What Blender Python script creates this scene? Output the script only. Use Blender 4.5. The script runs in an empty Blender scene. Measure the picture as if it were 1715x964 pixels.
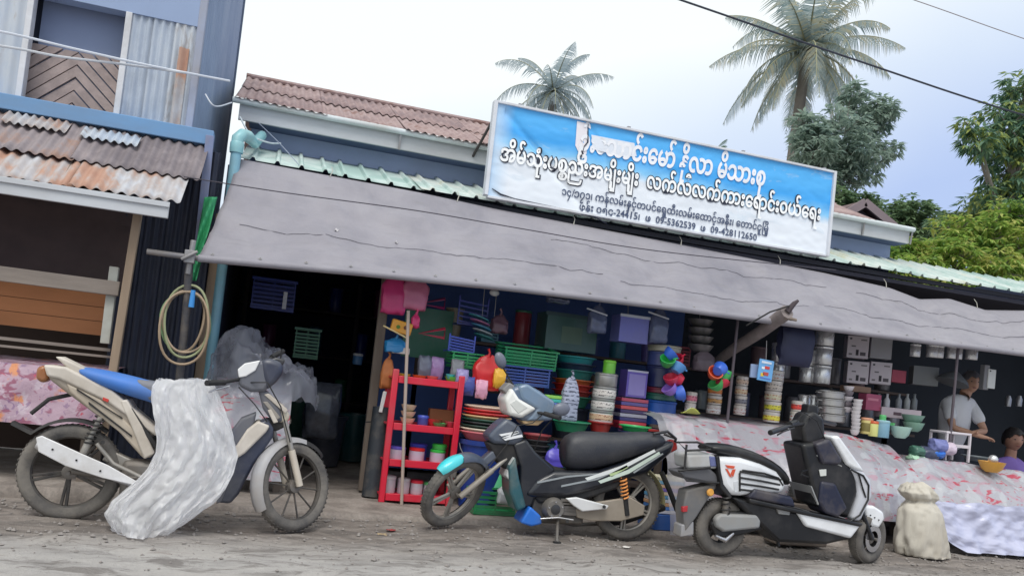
import bpy, math, random
from mathutils import Vector, Matrix, noise
R = math.radians
V = Vector
random.seed(7)
sc = bpy.context.scene
col = sc.collection

# ------------------------------------------------------------------ camera
FPX, CX, CY = 1400.0, 857.5, 579.0            # focal length and principal point, in photograph pixels
YAW, PITCH, ROLL = R(16.7), R(2.5), R(6.2)
CAM = V((0, 0, 1.07))
fw = V((math.sin(YAW)*math.cos(PITCH), math.cos(YAW)*math.cos(PITCH), math.sin(PITCH)))
r0 = V((math.cos(YAW), -math.sin(YAW), 0)); u0 = r0.cross(fw)
rc = r0*math.cos(ROLL) + u0*math.sin(ROLL); uc = u0*math.cos(ROLL) - r0*math.sin(ROLL)
cd = bpy.data.cameras.new('camera'); cam = bpy.data.objects.new('camera', cd); col.objects.link(cam)
m3 = Matrix((rc, uc, -fw)).transposed()
cam.matrix_world = Matrix.Translation(CAM) @ m3.to_4x4()
cd.sensor_width = 36; cd.lens = FPX/1715*36; cd.shift_y = (CY-482)/1715; cd.clip_end = 2000; cd.clip_start = .05
sc.camera = cam

# ------------------------------------------------------------------ sky, sun, exposure
wd = bpy.data.worlds.new('World'); sc.world = wd; wd.use_nodes = True
nt = wd.node_tree; nt.nodes.clear()
def wn(t, **k):
    n = nt.nodes.new(t)
    for a, b in k.items(): setattr(n, a, b)
    return n
SUN_EL, SUN_AZ = R(58), R(200)
sky = wn('ShaderNodeTexSky', sky_type='NISHITA', sun_disc=False, sun_elevation=SUN_EL, sun_rotation=SUN_AZ, air_density=1.4, dust_density=3.0)
tc = wn('ShaderNodeTexCoord'); sep = wn('ShaderNodeSeparateXYZ'); nt.links.new(tc.outputs['Generated'], sep.inputs[0])
nz = wn('ShaderNodeTexNoise'); nz.inputs['Scale'].default_value = 2.2; nz.inputs['Detail'].default_value = 4
nt.links.new(tc.outputs['Generated'], nz.inputs['Vector'])
ad = wn('ShaderNodeMath', operation='MULTIPLY_ADD'); ad.inputs[1].default_value = .16; nt.links.new(nz.outputs[0], ad.inputs[0]); nt.links.new(sep.outputs['Z'], ad.inputs[2])
ax_ = wn('ShaderNodeMath', operation='MULTIPLY_ADD'); ax_.inputs[1].default_value = -.35; nt.links.new(sep.outputs['X'], ax_.inputs[0]); nt.links.new(ad.outputs[0], ax_.inputs[2])   # thinner cloud towards the right
rp = wn('ShaderNodeValToRGB'); nt.links.new(ax_.outputs[0], rp.inputs[0])
e = rp.color_ramp.elements
e[0].position = .10; e[0].color = (3.9, 4.9, 7.4, 1)
e[1].position = .34; e[1].color = (8.2, 8.6, 8.6, 1)
x = rp.color_ramp.elements.new(.23); x.color = (6.0, 6.8, 8.0, 1)
mx = wn('ShaderNodeMix', data_type='RGBA'); mx.inputs[0].default_value = .9       # thick cloud cover over the sky
nt.links.new(sky.outputs[0], mx.inputs[6]); nt.links.new(rp.outputs[0], mx.inputs[7])
bg = wn('ShaderNodeBackground'); bg.inputs['Strength'].default_value = .1
ow = wn('ShaderNodeOutputWorld'); nt.links.new(mx.outputs[2], bg.inputs[0]); nt.links.new(bg.outputs[0], ow.inputs[0])
sd = bpy.data.lights.new('sun', 'SUN'); sd.energy = 1.4; sd.angle = R(28); sd.color = (1, .97, .92)
so = bpy.data.objects.new('sun', sd); col.objects.link(so)
sdir = V((math.sin(SUN_AZ)*math.cos(SUN_EL), math.cos(SUN_AZ)*math.cos(SUN_EL), math.sin(SUN_EL)))
so.rotation_euler = sdir.to_track_quat('Z', 'Y').to_euler(); so.location = sdir*60
vs = sc.view_settings; vs.view_transform = 'Standard'; vs.look = 'None'; vs.exposure = .38; vs.gamma = 1
sc.cycles.use_denoising = True; sc.cycles.max_bounces = 8; sc.cycles.transparent_max_bounces = 12

# ------------------------------------------------------------------ helpers
def P(x, y, Y):                                # the point of the plane at depth Y that shows at photograph pixel x, y
    d = fw + rc*((x-CX)/FPX) + uc*((CY-y)/FPX)
    return CAM + d*(Y/d.y)
def PX(l, x, Y): return l*((P(x, 600, Y)-CAM).dot(fw))/FPX     # a length in photograph pixels, in metres
def lin(c): return tuple(((v/255/12.92) if v <= 10 else ((v/255+.055)/1.055)**2.4) for v in c)
def lerp(a, b, t): return a+(b-a)*t
def pwl(tab, t):
    if t <= tab[0][0]: return tab[0][1]
    for (a, p), (b, q) in zip(tab, tab[1:]):
        if t <= b: return p+(q-p)*((t-a)/(b-a))
    return tab[-1][1]
def fbm(x, y, z=0, o=3): return noise.fractal(V((x, y, z)), .6, 2.1, o)

def F1(x, y, z=0): return noise.voronoi(V((x, y, z)))[0][0]        # crumpled facets
MATS = {}
def node_mat(name):
    m = bpy.data.materials.new(name); m.use_nodes = True; n = m.node_tree
    b = n.nodes['Principled BSDF']; return m, n, b
def N(n, t, **k):
    d = n.nodes.new(t)
    for a, b in k.items():
        if a.startswith('i_'): d.inputs[a[2:].replace('_', ' ')].default_value = b
        else: setattr(d, a, b)
    return d
def ramp(n, src, stops):
    r = N(n, 'ShaderNodeValToRGB'); n.links.new(src, r.inputs[0]); e = r.color_ramp.elements
    while len(e) < len(stops): e.new(.5)
    for k, (p, c) in enumerate(stops): e[k].position = p; e[k].color = (*c, 1) if len(c) == 3 else c
    return r.outputs[0]
def mixc(n, f, a, b, mode='MIX'):
    m = N(n, 'ShaderNodeMix', data_type='RGBA', blend_type=mode)
    for i, v in ((0, f), (6, a), (7, b)):
        if hasattr(v, 'is_linked') or hasattr(v, 'links'): n.links.new(v, m.inputs[i])
        else: m.inputs[i].default_value = v if i == 0 else (*v, 1)
    return m.outputs[2]
def coords(n, scale=(1, 1, 1), kind='Object', rot=(0, 0, 0)):
    t = N(n, 'ShaderNodeTexCoord'); mp = N(n, 'ShaderNodeMapping'); mp.inputs['Scale'].default_value = scale; mp.inputs['Rotation'].default_value = rot
    n.links.new(t.outputs[kind], mp.inputs[0]); return mp.outputs[0]
def tex(n, vec, scale, detail=4, rough=.55, dist=0):
    t = N(n, 'ShaderNodeTexNoise'); t.inputs['Scale'].default_value = scale; t.inputs['Detail'].default_value = detail
    t.inputs['Roughness'].default_value = rough; t.inputs['Distortion'].default_value = dist; n.links.new(vec, t.inputs['Vector']); return t.outputs[0]
def bump(n, b, h, s=.3, d=.01):
    u = N(n, 'ShaderNodeBump'); u.inputs['Strength'].default_value = s; u.inputs['Distance'].default_value = d
    n.links.new(h, u.inputs['Height']); n.links.new(u.outputs[0], b.inputs['Normal'])
def mat(rgb, rough=.5, metal=0, var=.12, vs=9, dirt=.0, dcol=(150, 138, 122), bmp=0, bs=60, stretch=(1, 1, 1), spec=.5, coat=0, em=0):
    key = (rgb, rough, metal, var, vs, dirt, dcol, bmp, bs, stretch, spec, coat, em)
    if key in MATS: return MATS[key]
    m, n, b = node_mat('surface_%d' % len(MATS)); c = lin(rgb)
    vec = coords(n, stretch); t = tex(n, vec, vs)
    o = mixc(n, t, tuple(min(1, v*(1-var)) for v in c), tuple(min(1, v*(1+var)) for v in c))
    if dirt:
        d = tex(n, vec, vs*.45, 6, .65)
        f = ramp(n, d, [(.5-.3*dirt, (0, 0, 0)), (.82-.25*dirt, (min(1, .35+dirt*.6),)*3)])
        o = mixc(n, f, o, lin(dcol))
        rr = N(n, 'ShaderNodeMath', operation='MULTIPLY_ADD'); n.links.new(f, rr.inputs[0]); rr.inputs[1].default_value = .4; rr.inputs[2].default_value = rough; n.links.new(rr.outputs[0], b.inputs['Roughness'])
    n.links.new(o, b.inputs['Base Color'])
    if not dirt: b.inputs['Roughness'].default_value = rough
    b.inputs['Metallic'].default_value = metal; b.inputs['Specular IOR Level'].default_value = spec; b.inputs['Coat Weight'].default_value = coat
    if bmp: bump(n, b, tex(n, vec, bs, 5), bmp, .01)
    MATS[key] = m; return m
def plas(r, g, b_, rough=.32): return mat((r, g, b_), rough, 0, .1, 6, .12, (120, 115, 110), 0)

class MB:
    def __init__(s): s.v = []; s.f = []
    def add(s, vs, fs):
        k = len(s.v); s.v += [V(p) for p in vs]; s.f += [tuple(i+k for i in q) for q in fs]; return s
    def box(s, c, d, rot=None):
        h = V(d)*.5; ps = [V((x, y, z)) for x in (-h.x, h.x) for y in (-h.y, h.y) for z in (-h.z, h.z)]
        if rot: ps = [rot @ p for p in ps]
        return s.add([V(c)+p for p in ps], [(0, 1, 3, 2), (4, 6, 7, 5), (0, 4, 5, 1), (2, 3, 7, 6), (0, 2, 6, 4), (1, 5, 7, 3)])
    def mm(s, a, b): a, b = V(a), V(b); return s.box((a+b)/2, b-a)
    def bar(s, a, b, w, h, up=(0, 0, 1)):      # a squared bar from a to b: w across, h along up
        a, b = V(a), V(b); d = (b-a); L = d.length; d.normalize(); sd_ = d.cross(V(up)); sd_.normalize(); u = sd_.cross(d)
        return s.box((a+b)/2, (L, w, h), Matrix((d, sd_, u)).transposed())
    def tube(s, pts, r, n=8, caps=True, closed=False):
        pts = [V(p) for p in pts]; m = len(pts); rs = r if isinstance(r, (list, tuple)) else [r]*m
        k0 = len(s.v); t0 = None; a = None
        for i, p in enumerate(pts):
            if closed: t = pts[(i+1) % m]-pts[i-1]
            else: t = pts[min(i+1, m-1)]-pts[max(i-1, 0)]
            t = t.normalized() if t.length > 1e-9 else V((0, 0, 1))
            if a is None: a = t.orthogonal().normalized()
            else: a = (a-t*a.dot(t)); a = a.normalized() if a.length > 1e-6 else t.orthogonal().normalized()
            b = t.cross(a)
            for j in range(n):
                w = 2*math.pi*j/n; s.v.append(p+(a*math.cos(w)+b*math.sin(w))*rs[i])
        for i in range(m if closed else m-1):
            for j in range(n):
                q = (i+1) % m
                s.f.append((k0+i*n+j, k0+i*n+(j+1) % n, k0+q*n+(j+1) % n, k0+q*n+j))
        if caps and not closed:
            s.f.append(tuple(k0+j for j in reversed(range(n)))); s.f.append(tuple(k0+(m-1)*n+j for j in range(n)))
        return s
    def lathe(s, prof, c=(0, 0, 0), n=24, rot=None, sx=1, sy=1):
        k0 = len(s.v); c = V(c)
        for (r, z) in prof:
            for j in range(n):
                w = 2*math.pi*j/n; p = V((r*math.cos(w)*sx, r*math.sin(w)*sy, z)); s.v.append(c+(rot @ p if rot else p))
        for i in range(len(prof)-1):
            for j in range(n): s.f.append((k0+i*n+j, k0+i*n+(j+1) % n, k0+(i+1)*n+(j+1) % n, k0+(i+1)*n+j))
        cl = prof[0] == prof[-1]
        if prof[0][0] > 1e-5 and not cl: s.f.append(tuple(k0+j for j in reversed(range(n))))
        if prof[-1][0] > 1e-5 and not cl: s.f.append(tuple(k0+(len(prof)-1)*n+j for j in range(n)))
        return s
    def prism(s, poly, y0, y1):                # an x-z outline given depth
        n = len(poly); a = sum(poly[i][0]*poly[(i+1) % n][1]-poly[(i+1) % n][0]*poly[i][1] for i in range(n))
        if a < 0: poly = poly[::-1]
        return s.add([(x, y0, z) for x, z in poly]+[(x, y1, z) for x, z in poly],
                     [tuple(range(n)), tuple(range(2*n-1, n-1, -1))]+[(i, i+n, (i+1) % n+n, (i+1) % n) for i in range(n)])
    def loft(s, rings, caps=True, closed=False):
        n = len(rings[0]); k0 = len(s.v)
        for r in rings: s.v += [V(p) for p in r]
        m = len(rings)
        for i in range(m if closed else m-1):
            q = (i+1) % m
            for j in range(n): s.f.append((k0+i*n+j, k0+i*n+(j+1) % n, k0+q*n+(j+1) % n, k0+q*n+j))
        if caps and not closed: s.f.append(tuple(k0+j for j in reversed(range(n)))); s.f.append(tuple(k0+(m-1)*n+j for j in range(n)))
        return s
    def grid(s, fn, nu, nv):
        k0 = len(s.v)
        for i in range(nu+1):
            for j in range(nv+1): s.v.append(V(fn(i/nu, j/nv)))
        for i in range(nu):
            for j in range(nv): a = k0+i*(nv+1)+j; s.f.append((a, a+nv+1, a+nv+2, a+1))
        return s
    def ell(s, c, r, n=14, rot=None):
        k = n//2; prof = [(math.sin(math.pi*i/k), -math.cos(math.pi*i/k)) for i in range(k+1)]; prof[0] = (.001, -1); prof[-1] = (.001, 1)
        q = Matrix.Diagonal(V(r)); q = (rot @ q) if rot else q
        return s.lathe(prof, c, n, q)
    def mesh(s, org=V((0, 0, 0))):
        me = bpy.data.meshes.new('mesh'); me.from_pydata([tuple(p-org) for p in s.v], [], s.f); return me
    def build(s, name, m, parent=None, smooth=40, bevel=0, sub=0, solid=0, seg=2, loc=None):
        org = ORG[parent] if parent else (V(loc) if loc is not None else V((0, 0, 0)))
        me = s.mesh(org); o = bpy.data.objects.new(name, me); col.objects.link(o)
        if parent: o.parent = parent
        else: o.location = org
        ORG[o] = org
        if m: me.materials.append(m)
        if smooth:
            me.shade_smooth()
            me.set_sharp_from_angle(angle=R(smooth))
        if solid: q = o.modifiers.new('s', 'SOLIDIFY'); q.thickness = solid; q.offset = 0
        if bevel:
            q = o.modifiers.new('b', 'BEVEL'); q.width = bevel; q.segments = seg; q.limit_method = 'ANGLE'; q.angle_limit = R(35); q.use_clamp_overlap = True
        if sub: q = o.modifiers.new('u', 'SUBSURF'); q.levels = sub; q.render_levels = sub
        return o
ORG = {}
def tag(o, label=None, cat=None, group=None, kind=None):
    if label: o['label'] = label
    if cat: o['category'] = cat
    if group: o['group'] = group
    if kind: o['kind'] = kind
    return o
def thing(name, label, cat, loc=(0, 0, 0), group=None):
    o = bpy.data.objects.new(name, None); o.empty_display_size = .1; col.objects.link(o); o.location = loc; ORG[o] = V(loc)
    return tag(o, label, cat, group)
def corr(a, b, c, n, amp, rows=1, kind='sin', sag=0, per=8):   # a corrugated sheet: a->b across the ribs, a->c along them
    a, b, c = V(a), V(b), V(c); ex, ey = b-a, c-a; nr = ex.cross(ey).normalized()
    if nr.z < 0 or (abs(nr.z) < .1 and nr.y > 0): nr = -nr
    mb = MB()
    if kind == 'sin': us = [(i/(n*per), amp*math.sin(2*math.pi*i/per)) for i in range(n*per+1)]
    else:
        us = []
        for k in range(n):
            for du, h in ((0, 0), (.38, 0), (.45, amp), (.55, amp), (.62, 0)): us.append(((k+du)/n, h))
        us.append((1, 0))
    for (u, h) in us:
        for j in range(rows+1): mb.v.append(a+ex*u+ey*(j/rows)+nr*(h+sag*math.sin(math.pi*j/rows)))
    for i in range(len(us)-1):
        for j in range(rows): q = i*(rows+1)+j; mb.f.append((q, q+rows+1, q+rows+2, q+1))
    return mb
def text_mesh(body, size, offset=0, shear=0, ext=0):
    t = bpy.data.curves.new('t', 'FONT'); t.body = body; t.size = size; t.offset = offset; t.shear = shear; t.extrude = ext; t.resolution_u = 2
    o = bpy.data.objects.new('t', t); col.objects.link(o); dg = bpy.context.evaluated_depsgraph_get(); dg.update()
    me = o.evaluated_get(dg).to_mesh(); vs_ = [v.co.copy() for v in me.vertices]; fs = [tuple(p.vertices) for p in me.polygons]
    bpy.data.objects.remove(o); bpy.data.curves.remove(t); return vs_, fs
# ================================================================== materials of the setting
def metal_sheet(name, cols, rough=.7, sc_=(1, 1, 1), scale=3.0, rnd=.25):
    m, n, b = node_mat(name); vec = coords(n, sc_)
    t = tex(n, vec, scale, 6, .62, .3); t2 = tex(n, vec, scale*7, 4)
    mm_ = N(n, 'ShaderNodeMath', operation='MULTIPLY_ADD'); n.links.new(t2, mm_.inputs[0]); mm_.inputs[1].default_value = .22; n.links.new(t, mm_.inputs[2])
    oi = N(n, 'ShaderNodeObjectInfo'); ma = N(n, 'ShaderNodeMath', operation='MULTIPLY_ADD'); n.links.new(oi.outputs['Random'], ma.inputs[0]); ma.inputs[1].default_value = rnd; n.links.new(mm_.outputs[0], ma.inputs[2])
    su = N(n, 'ShaderNodeMath', operation='SUBTRACT'); n.links.new(ma.outputs[0], su.inputs[0]); su.inputs[1].default_value = .11+rnd/2
    o = ramp(n, su.outputs[0], [(p, lin(c)) for p, c in cols]); n.links.new(o, b.inputs['Base Color']); b.inputs['Roughness'].default_value = rough
    bump(n, b, t2, .15, .004); return m
M_rust = metal_sheet('rusted_roofing', [(.3, (130, 112, 114)), (.45, (150, 128, 127)), (.58, (166, 146, 144)), (.72, (136, 106, 100))], .85)
M_porch = metal_sheet('weathered_zinc', [(.3, (116, 108, 112)), (.48, (134, 125, 128)), (.6, (146, 136, 138)), (.75, (152, 124, 112))], .8)
M_lowtier = metal_sheet('rust_and_zinc', [(.36, (186, 188, 194)), (.46, (172, 164, 162)), (.52, (176, 140, 122)), (.7, (158, 106, 84))], .7, (1, .5, .5), 2.2, .2)
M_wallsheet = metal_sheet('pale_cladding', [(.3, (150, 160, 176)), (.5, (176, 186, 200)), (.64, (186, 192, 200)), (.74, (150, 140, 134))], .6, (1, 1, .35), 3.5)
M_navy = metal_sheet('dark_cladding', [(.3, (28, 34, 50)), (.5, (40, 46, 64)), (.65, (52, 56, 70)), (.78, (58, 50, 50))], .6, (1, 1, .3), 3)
M_side = metal_sheet('slate_cladding', [(.3, (126, 142, 168)), (.5, (140, 156, 182)), (.7, (154, 168, 190))], .6, (1, 1, .3), 3)
M_green = metal_sheet('faded_green_roofing', [(.32, (160, 186, 180)), (.48, (188, 204, 200)), (.6, (204, 212, 208)), (.74, (196, 198, 176))], .55, (1, 1, 1), 2.0)
M_wood = mat((128, 116, 106), .85, 0, .3, 14, .3, (96, 86, 80), .4, 50, (1, 1, .12))
M_woodx = mat((138, 128, 120), .85, 0, .25, 14, .3, (100, 92, 88), .4, 50, (.12, 1, 1))
M_tan = mat((158, 138, 118), .85, 0, .25, 14, .25, (110, 98, 88), .35, 40, (1, 1, .12))
M_chev = mat((172, 156, 152), .85, 0, .3, 12, .25, (104, 96, 98), .3, 40)
M_white = mat((214, 216, 222), .55, 0, .08, 8, .3, (150, 146, 142))
M_fascia = mat((196, 200, 206), .6, 0, .08, 5, .35, (150, 146, 144), 0, 60, (.3, 1, 1))
M_blue = mat((104, 150, 196), .5, 0, .12, 5, .35, (120, 126, 136), 0, 60, (.3, 1, 1))
M_pipe = mat((132, 186, 206), .35, 0, .08, 6, .2, (130, 140, 140))
M_steel = mat((150, 150, 154), .5, .4, .1, 10, .3)
M_black = mat((26, 27, 30), .5, 0, .2, 10, .1)

# ================================================================== ground
def ground_mat():
    m, n, b = node_mat('dusty_road'); v = coords(n, (1, 1, 1)); vx = coords(n, (.45, 1.5, 1))
    sp = N(n, 'ShaderNodeSeparateXYZ'); n.links.new(v, sp.inputs[0])
    big = tex(n, vx, .9, 5, .6, .4); mid = tex(n, vx, 4.5, 6, .65, .3); fine = tex(n, v, 45, 5, .7); grit = tex(n, v, 160, 3, .6)
    edge = N(n, 'ShaderNodeMath', operation='MULTIPLY_ADD'); n.links.new(big, edge.inputs[0]); edge.inputs[1].default_value = 1.7; n.links.new(sp.outputs['Y'], edge.inputs[2])
    soil = ramp(n, N2(n, edge.outputs[0], 5.45, 6.25), [(0, (0, 0, 0)), (1, (1, 1, 1))])
    road = ramp(n, mid, [(.3, lin((150, 147, 145))), (.45, lin((174, 171, 169))), (.62, lin((184, 181, 178))), (.75, lin((160, 154, 150)))])
    dirt = ramp(n, mid, [(.3, lin((88, 82, 78))), (.43, lin((126, 118, 112))), (.56, lin((154, 146, 140))), (.72, lin((132, 123, 116)))])
    o = mixc(n, soil, road, dirt)
    o = mixc(n, .35, o, mixc(n, fine, lin((118, 112, 108)), lin((196, 193, 190))), 'OVERLAY')
    pat = ramp(n, tex(n, vx, 3.4, 7, .75, 1.2), [(.52, (0, 0, 0)), (.6, (.7, .7, .7))])
    o = mixc(n, pat, o, lin((104, 98, 94)))
    n.links.new(o, b.inputs['Base Color']); b.inputs['Roughness'].default_value = .92
    ad_ = N(n, 'ShaderNodeMath', operation='MULTIPLY_ADD'); n.links.new(grit, ad_.inputs[0]); ad_.inputs[1].default_value = .4; n.links.new(fine, ad_.inputs[2])
    bump(n, b, ad_.outputs[0], .8, .016); return m
def N2(n, src, a, b_):
    r = N(n, 'ShaderNodeMapRange'); n.links.new(src, r.inputs[0]); r.inputs[1].default_value = a; r.inputs[2].default_value = b_; return r.outputs[0]
M_ground = ground_mat()
gz = lambda x, y: .016*fbm(x*1.1, y*1.6)+.010*fbm(x*4, y*6, 3)+.005*fbm(x*14, y*17, 6)
g = MB(); g.mm((-250, -200, -.4), (250, 400, -.05)); tag(g.build('ground', M_ground, smooth=0), kind='structure')
g = MB(); g.grid(lambda u, v: ((x := lerp(-7, 14, u)), (y := lerp(-2, 6.12, v)), gz(x, y)), 420, 220); tag(g.build('road', M_ground, smooth=60), kind='structure')
def apron_mat():
    m, n, b = node_mat('worn_concrete'); v = coords(n); t = tex(n, v, 3, 6, .65, .4); f = tex(n, v, 50, 4)
    o = ramp(n, t, [(.3, lin((112, 104, 99))), (.5, lin((148, 139, 132))), (.62, lin((164, 155, 148))), (.75, lin((122, 112, 106)))])
    n.links.new(mixc(n, .3, o, ramp(n, f, [(.3, (.1, .1, .1)), (.7, (.6, .58, .56))]), 'OVERLAY'), b.inputs['Base Color']); b.inputs['Roughness'].default_value = .9
    bump(n, b, f, .4, .008); return m
M_apron = apron_mat()
def slab(x0, x1, y0, y1, h, nx, seed):
    mb = MB(); ex = lambda x: y0+.05*fbm(x*2, seed)+.02*fbm(x*9, seed)
    def fn(u, v):
        x = lerp(x0, x1, u)
        if v < .12: return (x, ex(x)-.012, lerp(-.06, h-.02+.008*fbm(x*6, seed), v/.12))
        if v < .2: return (x, ex(x)+.012, h)
        return (x, lerp(ex(x)+.03, y1, (v-.2)/.8), h+.006*fbm(x*2, v*9))
    return mb.grid(fn, nx, 40)
tag(slab(-.5, 11, 5.98, 14, .035, 260, 1).build('pavement', M_apron, smooth=50), kind='structure')
tag(slab(-7, -.44, 6.0, 10, .085, 120, 9).build('pavement', M_apron, smooth=50), kind='structure')
# loose stones along the verge
g = MB(); rn = random.Random(3)
for k in range(7000):
    x = rn.uniform(-3, 9); y = 4.3+1.65*rn.random()**.6; r = .003+.016*rn.random()**5
    p = V((x, y, gz(x, y)+r*.3)); q = Matrix.Rotation(rn.random()*6, 3, 'Z')
    g.add([p+q @ V((a*r*rn.uniform(.7, 1.4), b_*r*rn.uniform(.6, 1.2), c*r*rn.uniform(.5, .9))) for a, b_, c in ((1, 0, 0), (-1, 0, 0), (0, 1, 0), (0, -1, 0), (0, 0, 1), (0, 0, -1))],
          [(0, 2, 4), (2, 1, 4), (1, 3, 4), (3, 0, 4), (2, 0, 5), (1, 2, 5), (3, 1, 5), (0, 3, 5)])
tag(g.build('gravel', mat((140, 134, 130), .9, 0, .4, 30), smooth=0), 'small loose grey stones scattered over the dusty verge', 'gravel', kind='stuff')
for k, (px, py, lab, rgb) in enumerate(((655, 885, 'small red scrap of litter near the apron edge', (150, 60, 60)), (1050, 915, 'pale paper scrap on the verge under the black motorcycle', (205, 200, 195)), (640, 893, 'little tan scrap of litter beside the left motorcycle front wheel', (170, 150, 120)))):
    d = fw+rc*((px-CX)/FPX)+uc*((CY-py)/FPX); p = CAM+d*((.012-CAM.z)/d.z)
    g = MB(); g.grid(lambda u, v: (p.x+(u-.5)*.06, p.y+(v-.5)*.04, gz(p.x, p.y)+.012+.012*fbm(u*3+k, v*3)), 5, 4); tag(g.build('paper_scrap', mat(rgb, .8), solid=.001, loc=p), lab, 'litter', 'scraps of litter on the verge')

# ================================================================== house on the left, with a tin porch
LH = thing('tin_house', 'two-storey tin-clad house with rusty porch roof and blue beam, on the left', 'house', (-1.6, 7, 0))
ZB = 2.70                                      # height of the blue beam
def xat(px, py, Y): return P(px, py, Y).x
# ground floor
xs = [xat(x, 480, 6.95) for x in (196, 232, 268, 304, 340)]
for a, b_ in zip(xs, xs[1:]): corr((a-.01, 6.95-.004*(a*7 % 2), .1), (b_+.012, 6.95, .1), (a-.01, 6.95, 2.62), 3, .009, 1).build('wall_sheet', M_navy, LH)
g = MB(); g.mm((-5, 7.75, .1), (-.9, 7.82, 2.6)); g.build('back_wall', mat((70, 56, 50), .9, 0, .3, 3), LH)
g = MB(); g.mm((-5, 6.98, 2.45), (-.62, 7.9, 2.5)); g.build('upper_floor', M_wood, LH)
g = MB(); g.bar(P(232, 352, 6.3), P(186, 620, 6.3)-V((0, 0, .55)), .055, .055, (0, 1, 0)); g.build('porch_post', M_tan, LH, bevel=.004)
g = MB(); g.bar(P(352, 228, 6.85), P(332, 420, 6.85), .06, .06, (0, 1, 0)); g.build('corner_post', mat((120, 132, 168), .7, 0, .2, 8, .3), LH, bevel=.004)
g = MB(); g.bar(P(-160, 437, 6.35), P(200, 484, 6.35), .04, .1); g.build('rail', M_woodx, LH, bevel=.004)
g = MB(); g.bar(P(192, 447, 6.4), P(176, 575, 6.4), .06, .05, (0, 1, 0)); g.build('rail_post', mat((176, 178, 172), .8, 0, .15, 10, .3), LH, bevel=.004)
a, b_ = P(-160, 455, 6.6), P(182, 492, 6.6); c = P(168, 562, 6.6)
for k in range(3):
    z0, z1 = lerp(c.z, b_.z, k/3), lerp(c.z, b_.z, (k+1)/3)
    g = MB(); g.mm((a.x, 6.6+.004*k, z0+.002), (b_.x, 6.63+.004*k, z1-.002)); g.build('board', mat((168, 112, 72), .75, 0, .15, 6, .2, (120, 84, 62), 0, 60, (.3, 1, 1)), LH)
g = MB(); g.bar(P(-160, 548, 6.5), P(185, 586, 6.5), .03, .022); g.bar(P(-160, 562, 6.48), P(190, 598, 6.48), .03, .016); g.build('bottom_rail', M_woodx, LH)
# an old tarpaulin strip hung in the porch
g = MB(); g.grid(lambda u, v: V((lerp(-3, xat(222, 400, 6.9), u), 6.92+.03*math.sin(u*9+v*2)+.03*fbm(u*5, v*4), lerp(2.1, 1.45, v))), 60, 16); g.build('curtain', mat((74, 62, 62), .9, 0, .3, 5), LH, solid=.004)
# blue beam and upper storey
g = MB(); g.mm((-5, 6.84, ZB-.06), (xat(358, 232, 6.9), 6.99, ZB+.055)); g.build('beam', M_blue, LH, bevel=.006)
x1, x2, x3, x4 = xat(28, 150, 7), xat(40, 130, 7), xat(196, 150, 7), xat(318, 170, 7)
ztop = P(212, 22, 7).z
for k in range(3): corr((x1-.42*(k+1)-.02, 7-.003*k, ZB+.06), (x1-.42*k, 7-.003*k, ZB+.06), (x1-.42*(k+1)-.02, 7, 4.6), 5, .008).build('wall_sheet', M_wallsheet, LH)
w = (x4-x3-.05)/3
for k in range(3): corr((x3+.05+w*k-.01, 6.99-.004*k, ZB+.06), (x3+.05+w*(k+1), 6.99-.004*k, ZB+.06), (x3+.05+w*k-.01, 6.99-.004*k, ztop+.0), 3, .009).build('wall_sheet', M_wallsheet, LH)
a = xat(290, 160, 6.97); corr((a, 6.965, ZB+.06), (a+.075, 6.965, ZB+.06), (a, 6.965, P(296, 78, 6.97).z), 1, .012).build('patch_sheet', M_lowtier, LH)
g = MB(); g.mm((x1+.002, 6.96, ZB+.06), (x2+.01, 7.06, 4.6)); g.mm((x3, 6.96, ZB+.06), (x3+.045, 7.06, ztop)); g.build('window_frame', M_white, LH, bevel=.004)
g = MB(); g.mm((x2+.01, 6.97, ztop), (x4+.02, 7.1, 4.7)); g.build('wall_panel', mat((142, 160, 192), .7, 0, .1, 3), LH)
g = MB(); g.mm((x2+.01, 7.2, ZB), (x3, 7.22, 4.4)); g.build('shutter', mat((132, 146, 178), .7, 0, .12, 2), LH)
def clip(poly, f):
    out = []
    for i, p in enumerate(poly):
        q = poly[(i+1) % len(poly)]; fp, fq = f(p), f(q)
        if fp >= 0: out.append(p)
        if fp*fq < 0: t = fp/(fp-fq); out.append((p[0]+(q[0]-p[0])*t, p[1]+(q[1]-p[1])*t))
    return out
zl, zh = ZB+.06, P(120, 84, 7.16).z; xm = (x2+.01+x3)/2-.02
for sgn in (-1, 1):
    xe = x2-.06 if sgn < 0 else x3+.04
    for k in range(-9, 14):
        s0 = zl+.10*k; sl = .92
        q = [(xm, s0), (xe, s0-sl*abs(xe-xm)), (xe, s0+.086-sl*abs(xe-xm)), (xm, s0+.086)]
        q = clip(clip(q, lambda p: p[1]-zl), lambda p: zh-p[1])
        if len(q) > 2: g = MB(); g.prism(q, 7.165+.006*(k % 3), 7.19+.006*(k % 3)); g.build('plank', M_chev, LH, smooth=0)
g = MB(); g.mm((-5, 7.25, ZB-.3), (x4+.03, 7.3, 4.9)); g.build('inner_wall', mat((60, 66, 84), .9), LH)
g = MB(); g.mm((x4-.012, 6.965, ZB+.06), (x4+.045, 7.02, 4.7)); g.build('corner_trim', mat((150, 160, 184), .6, 0, .15, 6, .3), LH, bevel=.006)
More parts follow.
